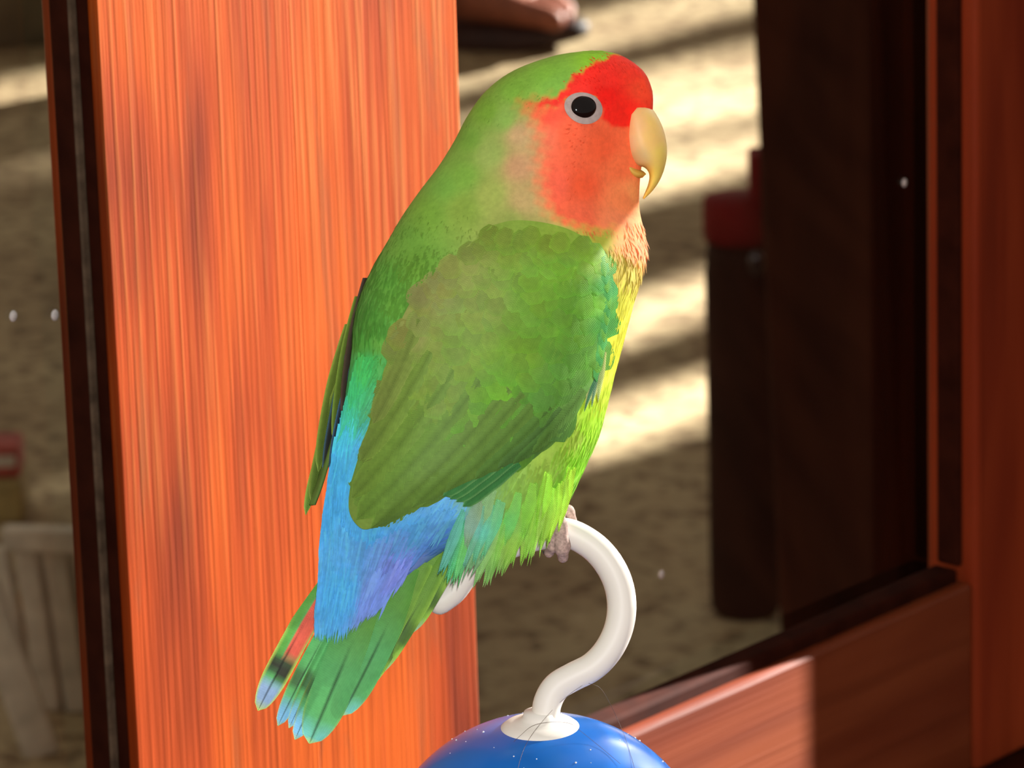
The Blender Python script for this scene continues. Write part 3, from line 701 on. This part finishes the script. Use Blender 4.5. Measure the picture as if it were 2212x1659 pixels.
# flank slips seen past the wing's front edge
for i, (bx_, by_, tx, ty, c_) in enumerate([(1302, 770, 1278, 880, (85, 130, 95)), (1306, 760, 1292, 870, (140, 170, 95)), (1300, 790, 1262, 890, (60, 120, 80))]):
    me = feather_mesh((bx_, by_), (tx, ty), 9, fl_color(c_, (190, 205, 120), .3), 6, 3, .05, (4, 3), 'pointed', BVH, name='flank_feather')
    link('flank_feather', me, M_FEATHER, wing)

# ---- far wing: edge-on along the left outline
fwv = []
FW = catmull([(806, 575, 150), (780, 640, 150), (762, 700, 140), (748, 780, 120), (728, 870, 95), (706, 960, 60), (684, 1040, 25), (668, 1090, 5)], 40)
FWw = np.interp(np.linspace(0, 1, 40), [0, .2, .6, 1], [40, 70, 60, 8])
for i, c in enumerate(FW):
    for u in np.linspace(-1, 1, 9): fwv.append((c[0] + u * u * 8 + u * -3, c[1], c[2] + u * FWw[i]))
fwf = [(i * 9 + k, i * 9 + k + 1, (i + 1) * 9 + k + 1, (i + 1) * 9 + k) for i in range(39) for k in range(8)]
fw_me = mesh_from(BWn(fwv), fwf, 'wing'); fa_ = np.array(fwv)
set_col(fw_me, s2l(np.array([(92, 118, 50)])).repeat(len(fwv), 0)); fwing = link('wing', fw_me, M_BODY, bird)
mdf = fwing.modifiers.new('thick', 'SOLIDIFY'); mdf.thickness = 6 * PXM
for i, (b_, t_, w_, wd, c1, c2) in enumerate([
        ((790, 600, 60), (742, 905, 20), 13, (.9, 0, .4), (52, 42, 30), (80, 62, 40)),
        ((772, 640, 70), (722, 960, 26), 16, (.7, 0, .7), (100, 128, 50), (140, 175, 70)),
        ((766, 720, 62), (700, 1032, 20), 13, (.8, 0, .6), (45, 48, 45), (70, 105, 120)),
        ((752, 700, 80), (688, 1020, 30), 18, (.75, 0, .65), (104, 132, 52), (150, 180, 75)),
        ((742, 800, 70), (672, 1086, 25), 16, (.8, 0, .6), (96, 126, 50), (140, 165, 66)),
        ((733, 860, 76), (660, 1113, 30), 13, (.85, 0, .5), (106, 150, 58), (150, 185, 75)),
        ((770, 760, 40), (713, 1026, 4), 9, (.9, 0, .4), (28, 42, 55), (50, 100, 130))]):
    me = feather_mesh(b_[:2], t_[:2], w_, fl_color(c1, c2, .5), 14, 4, .045, (0, 0), 'long', None, b_[2], t_[2], 2, 'flight_feather', wd)
    link('flight_feather', me, M_FEATHER, fwing)

# ---- tail: separate feathers
tail = empty('tail', BW(780, 1300, -80)); tail.parent = bird
TLOC = Vector(BW(780, 1300, -80))
GRN, BLU, YEL, DRK, RED_, TEAL = s2l((92, 165, 72)), s2l((120, 180, 222)), s2l((185, 205, 95)), s2l((48, 52, 40)), s2l((222, 95, 75)), s2l((90, 172, 100))
def tail_color(kind):
    def f(X, Y, S, Uu):
        n = len(S); c = np.repeat((TEAL if kind != 'olive' else s2l((112, 158, 58)))[None], n, 0)
        def blend(c, col_, t): t = np.clip(t, 0, 1)[:, None]; return c * (1 - t) + col_[None] * t
        if kind == 'outer':
            c = blend(c, RED_, np.where(Uu < .25, 1, 0) * np.clip((.66 - S) / .08, 0, 1) * np.clip((Uu + 1.0) * 8, 0, 1))
            c = blend(c, GRN, np.clip((Uu - .2) / .2, 0, 1) * np.clip((.72 - S) / .1, 0, 1))
            c = blend(c, DRK, np.clip((S - .60) / .06, 0, 1) * np.clip((.80 - S - .03 * (Uu > 0)) / .05, 0, 1))
            c = blend(c, s2l((135, 165, 205)), np.clip((S - .77) / .06, 0, 1))
            c = blend(c, YEL, np.clip((S - .93) / .07, 0, 1)); c = blend(c, YEL, np.clip((np.abs(Uu) - .75) / .25, 0, 1) * np.clip((S - .3) * 3, 0, 1))
        elif kind == 'mid':
            c = blend(c, DRK, .75 * np.clip((S - .60) / .06, 0, 1) * np.clip((.78 - S) / .05, 0, 1) * (Uu > -.1))
            c = blend(c, BLU, np.clip((S - .80) / .10, 0, 1)); c = blend(c, YEL, .7 * np.clip((S - .96) / .04, 0, 1)); c = blend(c, YEL, .7 * np.clip((np.abs(Uu) - .8) / .2, 0, 1) * np.clip((S - .6) * 3, 0, 1))
        elif kind == 'olive':
            c = blend(c, s2l((150, 195, 80)), np.clip((-Uu - .5) / .5, 0, 1)); c = blend(c, s2l((65, 95, 48)), .8 * np.clip((S - .5) / .1, 0, 1) * np.clip((.75 - S) / .06, 0, 1) * (Uu < .1))
            c = blend(c, s2l((150, 190, 150)), np.clip((S - .82) / .1, 0, 1)); c = blend(c, YEL, np.clip((S - .94) / .06, 0, 1))
        else:
            c = blend(c, s2l((95, 155, 62)), np.clip((.55 - S) / .3, 0, 1)); c = blend(c, s2l((110, 190, 185)), np.clip((S - .84) / .10, 0, 1) * np.clip(.5 + np.abs(Uu), 0, 1)); c = blend(c, YEL, .8 * np.clip((S - .97) / .03, 0, 1)); c = blend(c, YEL, .6 * np.clip((np.abs(Uu) - .86) / .14, 0, 1) * np.clip((S - .7) * 4, 0, 1))
        sh = np.clip(1 - np.abs(Uu) / .10, 0, 1)[:, None] * np.clip((S - .35) * 4, 0, 1)[:, None]; c = c * (1 - .72 * sh)
        return np.clip(c * 1.1, 0, .9)
    return f
for (b_, t_, w_, kind, dd0, dd1, bend) in [
        ((722, 1235), (557, 1535), 28, 'outer', -76, -108, .02),
        ((770, 1250), (600, 1568), 20, 'mid', -80, -120, .02),
        ((790, 1255), (624, 1573), 18, 'mid', -84, -126, .02),
        ((805, 1255), (637, 1598), 24, 'mid', -88, -134, .02),
        ((965, 1150), (868, 1345), 30, 'olive', -62, -96, -.01),
        ((1005, 1150), (880, 1368), 22, 'olive', -66, -98, -.01),
        ((985, 1190), (846, 1412), 15, 'olive', -72, -106, -.01),
        ((968, 1195), (806, 1462), 22, 'olive', -78, -114, -.02),
        ((920, 1215), (772, 1496), 30, 'olive', -84, -122, -.02),
        ((890, 1225), (738, 1546), 34, 'center', -90, -134, -.03),
        ((815, 1250), (668, 1606), 44, 'center', -96, -150, -.01)]:
    me = feather_mesh(b_, t_, w_, tail_color(kind), 26, 14, bend, (0, 0), 'long', None, dd0, dd1, 4, 'tail_feather')
    o = link('tail_feather', me, M_FEATHER, tail); o.location = -TLOC

# ---- soft plumage: thousands of small blades laid along the body
class Blades:
    def __init__(s): s.V = []; s.F = []; s.C = []
    def add(s, p0, T, Nn, Ln, w, lift, rgb, curl=.0, seg=2):
        B = np.cross(T, Nn); b = len(s.V)
        for i in range(seg):
            q = i / seg; c = p0 + T * Ln * q + Nn * (lift * q + curl * q * q); ww = w * (1 - .25 * q if i else .8)
            s.V += [c - B * ww, c + B * ww]; s.C += [rgb, rgb]
        s.V.append(p0 + T * Ln + Nn * (lift + curl)); s.C.append(rgb * 1.03)
        for i in range(seg - 1): s.F.append((b + 2 * i, b + 2 * i + 1, b + 2 * i + 3, b + 2 * i + 2))
        s.F.append((b + 2 * seg - 2, b + 2 * seg - 1, b + 2 * seg))
    def build(s, name, mat, parent):
        me = mesh_from(BWn(np.array(s.V)), s.F, name); set_col(me, np.clip(np.array(s.C), 0, .93))
        o = link(name, me, mat, parent); o['kind'] = 'stuff'; return o
G1 = GRID; dT = np.gradient(GRID, axis=0); dS = np.roll(GRID, -1, 1) - np.roll(GRID, 1, 1)
Nrm = np.cross(dT, dS); Nrm /= np.linalg.norm(Nrm, axis=2)[:, :, None] + 1e-9
cen = GRID.mean(1, keepdims=True); sg = np.sign(((GRID - cen) * Nrm).sum(2)); Nrm *= np.where(sg == 0, 1, sg)[:, :, None]
area = np.linalg.norm(np.cross(dT, dS), axis=2); area[-6:] = 0; area[:2] *= .3
prob = (area / area.sum()).ravel()
NB = 26000
pick = np.random.choice(NR * NS, NB, p=prob); pi_, pj = pick // NS, pick % NS
base = GRID[pi_, pj] + np.random.uniform(-.5, .5, (NB, 1)) * dT[pi_, pj] + np.random.uniform(-.25, .25, (NB, 1)) * dS[pi_, pj]
Tn = dT[pi_, pj]; Tn = Tn / (np.linalg.norm(Tn, axis=1)[:, None] + 1e-9); Nn = Nrm[pi_, pj]
insd = poly_sd(base[:, 0], base[:, 1], WING); near = Nn[:, 2] < .1
cols = body_color(base[:, 0] + np.random.uniform(-6, 6, NB), base[:, 1] + np.random.uniform(-4, 10, NB))
bl = Blades()
eye_c = np.array([1262, 231])
for k in range(NB):
    if near[k] and (insd[k] < -6 or (insd[k] < 16 and base[k, 0] > 1150 and base[k, 1] > 640)): continue
    x, y, _ = base[k]
    if near[k] and math.hypot(x - eye_c[0], (y - eye_c[1])) < 41: continue
    if x > 1345 and 232 < y < 360 : continue
    if near[k] and 1135 < x < 1235 and 236 < y < 445: continue
    # face feathers sweep back from the beak, body feathers run to the tail
    T = Tn[k]
    if y < 480 and x > 1120:
        q = np.clip((x - 1120) / 150, 0, 1) * np.clip((480 - y) / 80, 0, 1)
        away = np.array([x - 1420, (y - 300) * 1.0, 0]); away /= np.linalg.norm(away) + 1e-9; T = T * (1 - q) + away * q
        T = T - Nn[k] * (T @ Nn[k]); T /= np.linalg.norm(T) + 1e-9
    hd = np.interp(y, [110, 430, 560, 900, 1150], [12, 17, 26, 34, 42]); Ln = hd * random.uniform(.8, 1.4)
    w_ = np.interp(y, [110, 430, 560, 900], [2.2, 2.8, 4.2, 4.8]) * random.uniform(.7, 1.2)
    jit = np.cross(T, Nn[k]) * random.gauss(0, .16); T2 = T + jit; T2 /= np.linalg.norm(T2)
    lift = Ln * (random.uniform(.02, .045) if y < 480 else random.uniform(.02, .055))
    if x > 1350 and 470 < y < 600: lift = Ln * random.uniform(.03, .25)
    bl.add(base[k] - Nn[k] * .8, T2, Nn[k], Ln, w_, lift, cols[k] * random.uniform(.92, 1.07))
bl.build('plumage', M_PLUME, body)

# ---- blue rump and upper tail coverts: long loose barbs
RUMP = [(768, 770), (745, 860), (722, 950), (704, 1040), (697, 1130), (690, 1220), (683, 1300), (680, 1382), (735, 1392), (765, 1390), (768, 1350), (800, 1350), (850, 1320), (868, 1270), (900, 1240), (945, 1195), (985, 1170), (998, 1130), (995, 1080), (930, 1070), (850, 1080), (780, 1000), (800, 900), (830, 800)]
rb = Blades()
def rump_col(x, y):
    return body_color(x, y, False)
TREE3 = TREE
cnt = 0
while cnt < 5200:
    t = random.random() ** .8; lo = np.array([np.interp(t, [0, .3, .6, 1], [775, 722, 697, 682]), np.interp(t, [0, .3, .6, 1], [760, 950, 1120, 1335])])
    hi = np.array([np.interp(t, [0, .15, .35, .6, .8, 1], [820, 810, 800, 990, 900, 850]), np.interp(t, [0, .15, .35, .6, .8, 1], [770, 870, 1000, 1100, 1200, 1270])])
    v = random.random(); p = lo + (hi - lo) * v
    ang = math.radians(np.interp(v, [0, .4, 1], [4, 12, 36]) + random.gauss(0, 4)); Ln = random.uniform(38, 80) * (1 if t < .9 else 1.1)
    e_ = p + np.array([-math.sin(ang), math.cos(ang)]) * Ln
    if poly_sd(np.array([e_[0]]), np.array([e_[1]]), RUMP)[0] > 4: 
        Ln *= .55; e_ = p + np.array([-math.sin(ang), math.cos(ang)]) * Ln
        if poly_sd(np.array([e_[0]]), np.array([e_[1]]), RUMP)[0] > 3: continue
    cnt += 1
    sw = float(poly_sd(np.array([p[0]]), np.array([p[1]]), WING)[0]); se = float(poly_sd(np.array([e_[0]]), np.array([e_[1]]), WING)[0])
    if sw < -22 or se < 3: continue
    da = near_depth(p[0], p[1], None, BVH); db = near_depth(e_[0], e_[1], None, BVH)
    tl = lambda X, Y: -100 - (Y - 1250) * .14
    pad = 16 + 10 * np.clip((p[1] - 1080) / 150, 0, 1)
    da = (tl(*p) if da is None else da); db = (min(tl(*e_), da) if db is None else db)
    if p[1] > 1180: da = min(da, tl(*p)); db = min(db, tl(*e_))
    g = np.clip((p[1] - 780) / 300, 0, 1); ra = random.uniform(1, 8) + g * 12
    if sw < 26: ra = random.uniform(.5, 2.5)
    p3 = np.array([p[0], p[1], da - ra]); q3 = np.array([e_[0], e_[1], db - ra - 2]); T = q3 - p3; Lq = np.linalg.norm(T); T /= Lq
    Nn_ = np.array([0, 0, -1.0]); Nn_ -= T * (T @ Nn_); Nn_ /= np.linalg.norm(Nn_)
    c = rump_col(np.array([p[0]]), np.array([p[1]]))[0]
    if p[1] > 1120:
        vio = math.exp(-((p[0] - 870) ** 2 + (p[1] - 1215) ** 2) / 2600) + math.exp(-((p[0] - 810) ** 2 + (p[1] - 1290) ** 2) / 2200); c = c * (1 - .34 * min(1, vio)) + s2l((140, 140, 215)) * .34 * min(1, vio)
    rb.add(p3, T, Nn_, Lq, random.uniform(1.4, 3.6), 1.5, c * random.uniform(.82, 1.15), 0, 3)
rb.build('rump_plumage', M_PLUME, body)

# ---- vent and thigh fringe, each slip a feather
VENT = [(1010, 1130, 965, 1262, 13, (95, 215, 95)), (1022, 1120, 985, 1258, 12, (110, 215, 85)), (1000, 1110, 952, 1235, 12, (100, 200, 130)),
        (1070, 1110, 1012, 1240, 15, (140, 195, 120)), (1080, 1120, 1030, 1258, 14, (150, 205, 95)), (1092, 1125, 1052, 1264, 13, (150, 210, 85)), (1060, 1100, 1022, 1215, 16, (105, 200, 150)), (1100, 1110, 1064, 1235, 13, (145, 215, 80)),
        (1110, 1110, 1078, 1240, 12, (150, 205, 85)), (1125, 1105, 1086, 1236, 13, (155, 215, 80)), (1140, 1095, 1104, 1218, 13, (150, 215, 75)), (1150, 1085, 1124, 1206, 13, (160, 215, 80)), (1165, 1080, 1136, 1208, 13, (155, 220, 75)), (1180, 1070, 1150, 1204, 12, (165, 215, 90)), (1195, 1060, 1166, 1190, 13, (165, 225, 75)), (1208, 1050, 1186, 1172, 12, (170, 225, 70)), (1222, 1040, 1206, 1150, 11, (175, 225, 75)), (1235, 1020, 1222, 1110, 10, (180, 230, 70)), (1045, 1105, 1000, 1222, 14, (120, 200, 160)), (1085, 1090, 1045, 1200, 16, (110, 205, 140)), (1120, 1070, 1090, 1180, 16, (125, 215, 95)), (1150, 1050, 1125, 1160, 16, (145, 220, 75)), (1185, 1030, 1160, 1140, 15, (155, 225, 65)),
        (1035, 1085, 1003, 1180, 14, (150, 185, 140)), (1060, 1065, 1030, 1160, 16, (140, 195, 130))]
vent = empty('vent_plumage', BW(1110, 1120, -60)); vent.parent = bird; VL = Vector(BW(1110, 1120, -60))
SLIPS = [(a_, b_ - 6, c_, d_, w_ * .95, col_) for a_, b_, c_, d_, w_, col_ in VENT]
for (bx_, by_, tx, ty, w_, c_) in VENT:
    for q in range(3):
        g_ = random.uniform(.93, 1.07); f_ = random.uniform(.95, 1.14)
        SLIPS.append((bx_ + random.uniform(-9, 9), by_ + random.uniform(-14, 10), bx_ + (tx - bx_) * f_ + random.uniform(-9, 9), by_ + (ty - by_) * f_, w_ * random.uniform(.36, .7), tuple(min(255, int(v * g_)) for v in c_)))
for i, (bx_, by_, tx, ty, w_, c_) in enumerate(SLIPS):
    d_b = near_depth(bx_, by_, -60, BVH) - 2 ; d_t = min(d_b + 30, near_depth(tx, ty, d_b + 28, BVH) - 4) 
    d_t = min(d_t, -36)
    cb = fl_color(c_, tuple(min(255, int(v * 1.07)) for v in c_), .2); gj = random.uniform(.92, 1.06)
    def cv(X, Y, S, Uu, cb=cb, gj=gj): return np.clip(.72 * cb(X, Y, S, Uu) + .28 * gj * body_color(X, Y, False), 0, .93)
    me = feather_mesh((bx_, by_), (tx, ty), w_, cv, 9, 4, random.uniform(-.05, .05), (0, 0), 'pointed', None, d_b - 2 * random.random(), d_t - 2 * random.random(), 4, 'vent_feather')
    o = link('vent_feather', me, M_FEATHER, vent); o.location = -VL

# ---- beak
M_BEAK = N('horn_beak')
_v = M_BEAK.coord((1, 1, 1)); _f = M_BEAK.noise(_v, 140, 3); _a = M_BEAK.n('ShaderNodeAttribute', attribute_name='Col')
M_BEAK.l(M_BEAK.mix(1.0, _a.outputs['Color'], M_BEAK.ramp(_f, [(.3, (.94,) * 3), (.7, (1.05,) * 3)]), 'MULTIPLY'), M_BEAK.b.inputs['Base Color'])
M_BEAK.b.inputs['Roughness'].default_value = .5; M_BEAK.b.inputs['Specular IOR Level'].default_value = .3; M_BEAK.b.inputs['Subsurface Weight'].default_value = .25; M_BEAK.b.inputs['Subsurface Radius'].default_value = (.002, .001, .0004)
HD = 60.0
def beak_loft(name, outer, inner, half, colf, n=40, seg=28):
    S_ = catmull(np.hstack([np.array(outer, float), np.array(inner, float), np.array(half, float)[:, None]]), n); V = []; a = np.linspace(0, 2 * np.pi, seg, endpoint=False)
    for r_ in S_:
        o_, i_, h_ = r_[:2], r_[2:4], r_[4]; c = (o_ + i_) / 2; v = (o_ - i_) / 2
        for t in a:
            ct = math.cos(t); V.append((c[0] + v[0] * ct, c[1] + v[1] * ct, HD + h_ * math.sin(t) * (1 - .12 * ct)))
    V = np.array(V); Fc = [(i * seg + j, i * seg + (j + 1) % seg, (i + 1) * seg + (j + 1) % seg, (i + 1) * seg + j) for i in range(n - 1) for j in range(seg)]
    Fc += [tuple(range(seg))[::-1], tuple((n - 1) * seg + j for j in range(seg))]
    me = mesh_from(BWn(V), Fc, name); set_col(me, colf(V[:, 0], V[:, 1])); return link(name, me, M_BEAK.m, bird)
def bc(x, y): return np.clip(idw(np.asarray(x, float), np.asarray(y, float), [(1370, 270, (226, 176, 120)), (1360, 310, (220, 180, 130)), (1380, 340, (205, 175, 120)), (1410, 300, (240, 190, 110)), (1425, 260, (245, 195, 105)), (1435, 330, (240, 205, 100)), (1420, 380, (232, 205, 95)), (1395, 420, (225, 190, 85))]) * 1.1, 0, .9)
beak_loft('upper_beak', [(1385, 222), (1406, 232), (1424, 258), (1436, 290), (1441, 325), (1437, 358), (1426, 388), (1409, 413), (1391, 430)],
          [(1352, 262), (1346, 285), (1346, 310), (1354, 336), (1370, 356), (1392, 362), (1402, 376), (1400, 398), (1388, 428)], [58, 65, 68, 66, 58, 44, 28, 16, 3], bc)
beak_loft('lower_beak', [(1362, 350), (1376, 362), (1390, 370), (1396, 376)], [(1352, 366), (1362, 380), (1374, 386), (1388, 384)], [46, 44, 34, 14], lambda x, y: np.repeat(s2l((205, 165, 75))[None], len(x), 0), 16)

# ---- eye with bare pale ring
ex, ey = 1261.0, 231.0
ed = near_depth(ex, ey, 0)
def grad(x, y, h=14): return np.array([(near_depth(x + h, y, ed) - near_depth(x - h, y, ed)) / (2 * h), (near_depth(x, y + h, ed) - near_depth(x, y - h, ed)) / (2 * h)])
gx, gy = grad(ex, ey)
M_EYE = simple('glossy_black_eye', (.005, .003, .003), .10, .3, .1, 300)
M_RING = simple('pale_eye_ring', (.42, .33, .30), .7, .15, .15, 700)
V = []; NRg, NSg = 9, 64
for i in range(NRg):
    q = i / (NRg - 1)
    for j in range(NSg):
        a = 2 * math.pi * j / NSg; c, s_ = math.cos(a), math.sin(a)
        ro = 1 + .10 * max(0, math.cos(a - math.radians(200))) ** 3
        rx = 23 + (39.5 * ro - 23) * q; ry = 22 + (34 * ro - 22) * q
        x = ex + 1 + rx * c; y = ey + 3 * q + ry * s_ + rx * c * .08
        hgt = 1.2 * math.sin(math.pi * min(1, q * 1.0)) ** .7
        V.append((x, y, near_depth(x, y, ed) - 3 - hgt))
Fc = [(i * NSg + j, i * NSg + (j + 1) % NSg, (i + 1) * NSg + (j + 1) % NSg, (i + 1) * NSg + j) for i in range(NRg - 1) for j in range(NSg)]
eye_e = empty('eye', BW(ex, ey, ed)); eye_e.parent = bird; EL = Vector(BW(ex, ey, ed))
o = link('eye_ring', mesh_from(BWn(np.array(V)), Fc, 'eye_ring'), M_RING, eye_e); o.location = -EL
V = []
for i in range(20):
    p_ = math.pi * i / 19
    for j in range(40):
        a = 2 * math.pi * j / 40
        V.append((ex + 27.5 * math.sin(p_) * math.cos(a), ey + 25 * math.sin(p_) * math.sin(a), ed + 2 + gx * 25 * math.sin(p_) * math.cos(a) + gy * 23 * math.sin(p_) * math.sin(a) - 13 * math.cos(p_)))
Fc = [(i * 40 + j, i * 40 + (j + 1) % 40, (i + 1) * 40 + (j + 1) % 40, (i + 1) * 40 + j) for i in range(19) for j in range(40)]
o = link('eyeball', mesh_from(BWn(np.array(V)), Fc, 'eyeball'), M_EYE, eye_e); o.location = -EL
# far-side eye
fh = BVH.ray_cast(Vector((ex, ey, 2000)), Vector((0, 0, -1)))[0]
if fh:
    me = bpy.data.meshes.new('eyeball'); bm = bmesh.new(); bmesh.ops.create_uvsphere(bm, u_segments=20, v_segments=12, radius=25 * PXM); bm.to_mesh(me); bm.free()
    e2 = empty('eye', BW(ex, ey, fh.z - 12)); e2.parent = bird; link('eyeball', me, M_EYE, e2)

# ---- feet gripping the hook
M_FOOT = simple('scaly_pink_grey_skin', (.42, .29, .25), .65, .3, .35, 1600)
M_CLAW = simple('dark_claw', (.06, .045, .04), .4, .4, .2, 500)
def toe(parent, pts, rad, claw=None, off=Vector((0, 0, 0))):
    path = catmull(pts, 22); rr_ = np.interp(np.linspace(0, 1, 22), np.linspace(0, 1, len(rad)), rad) * (1 + .10 * np.sin(np.linspace(0, 1, 22) * 20))
    o = tube('toe', [Vector(BW(*p)) - off for p in path], [r_ * PXM for r_ in rr_], M_FOOT, parent, 14)
    if claw:
        cp = catmull(claw, 10); tube('claw', [Vector(BW(*p)) - off for p in cp], [r_ * PXM for r_ in np.linspace(5, 1.0, 10)], M_CLAW, o if False else parent, 8)
    return o
f1 = empty('foot', BW(1212, 1140, 0)); f1.parent = bird; FO = Vector(BW(1212, 1140, 0))
toe(f1, [(1185, 1110, -10), (1203, 1118, -36), (1210, 1150, -42), (1214, 1185, -34), (1216, 1204, -16)], [16, 17, 19, 18, 11], [(1216, 1203, -18), (1217, 1212, -8), (1213, 1216, 4)], FO)
toe(f1, [(1195, 1120, 0), (1196, 1150, -34), (1194, 1178, -34), (1186, 1194, -18)], [14, 16, 14, 10], [(1186, 1192, -20), (1177, 1196, -14), (1172, 1190, -8)], FO)
toe(f1, [(1205, 1112, 10), (1222, 1100, 20), (1232, 1112, 34), (1234, 1132, 46), (1226, 1160, 50)], [13, 13, 12, 11, 9], None, FO)
tube('shank', [Vector(BW(*p)) - FO for p in catmull([(1165, 1040, 10), (1185, 1085, 2), (1203, 1125, -6)], 10)], [19 * PXM] * 10, M_FOOT, f1, 14)
f2 = empty('foot', BW(1000, 1210, 0)); f2.parent = bird; FO2 = Vector(BW(1000, 1210, 0))
toe(f2, [(1022, 1190, -10), (1008, 1206, -32), (990, 1222, -30), (984, 1232, -18)], [12, 13, 12, 9], None, FO2)
toe(f2, [(1030, 1180, 6), (1018, 1186, 36), (1006, 1206, 50), (1000, 1225, 50)], [12, 12, 11, 8], None, FO2)
tube('shank', [Vector(BW(*p)) - FO2 for p in catmull([(1070, 1080, 20), (1045, 1140, 12), (1028, 1182, 0)], 10)], [17 * PXM] * 10, M_FOOT, f2, 14)
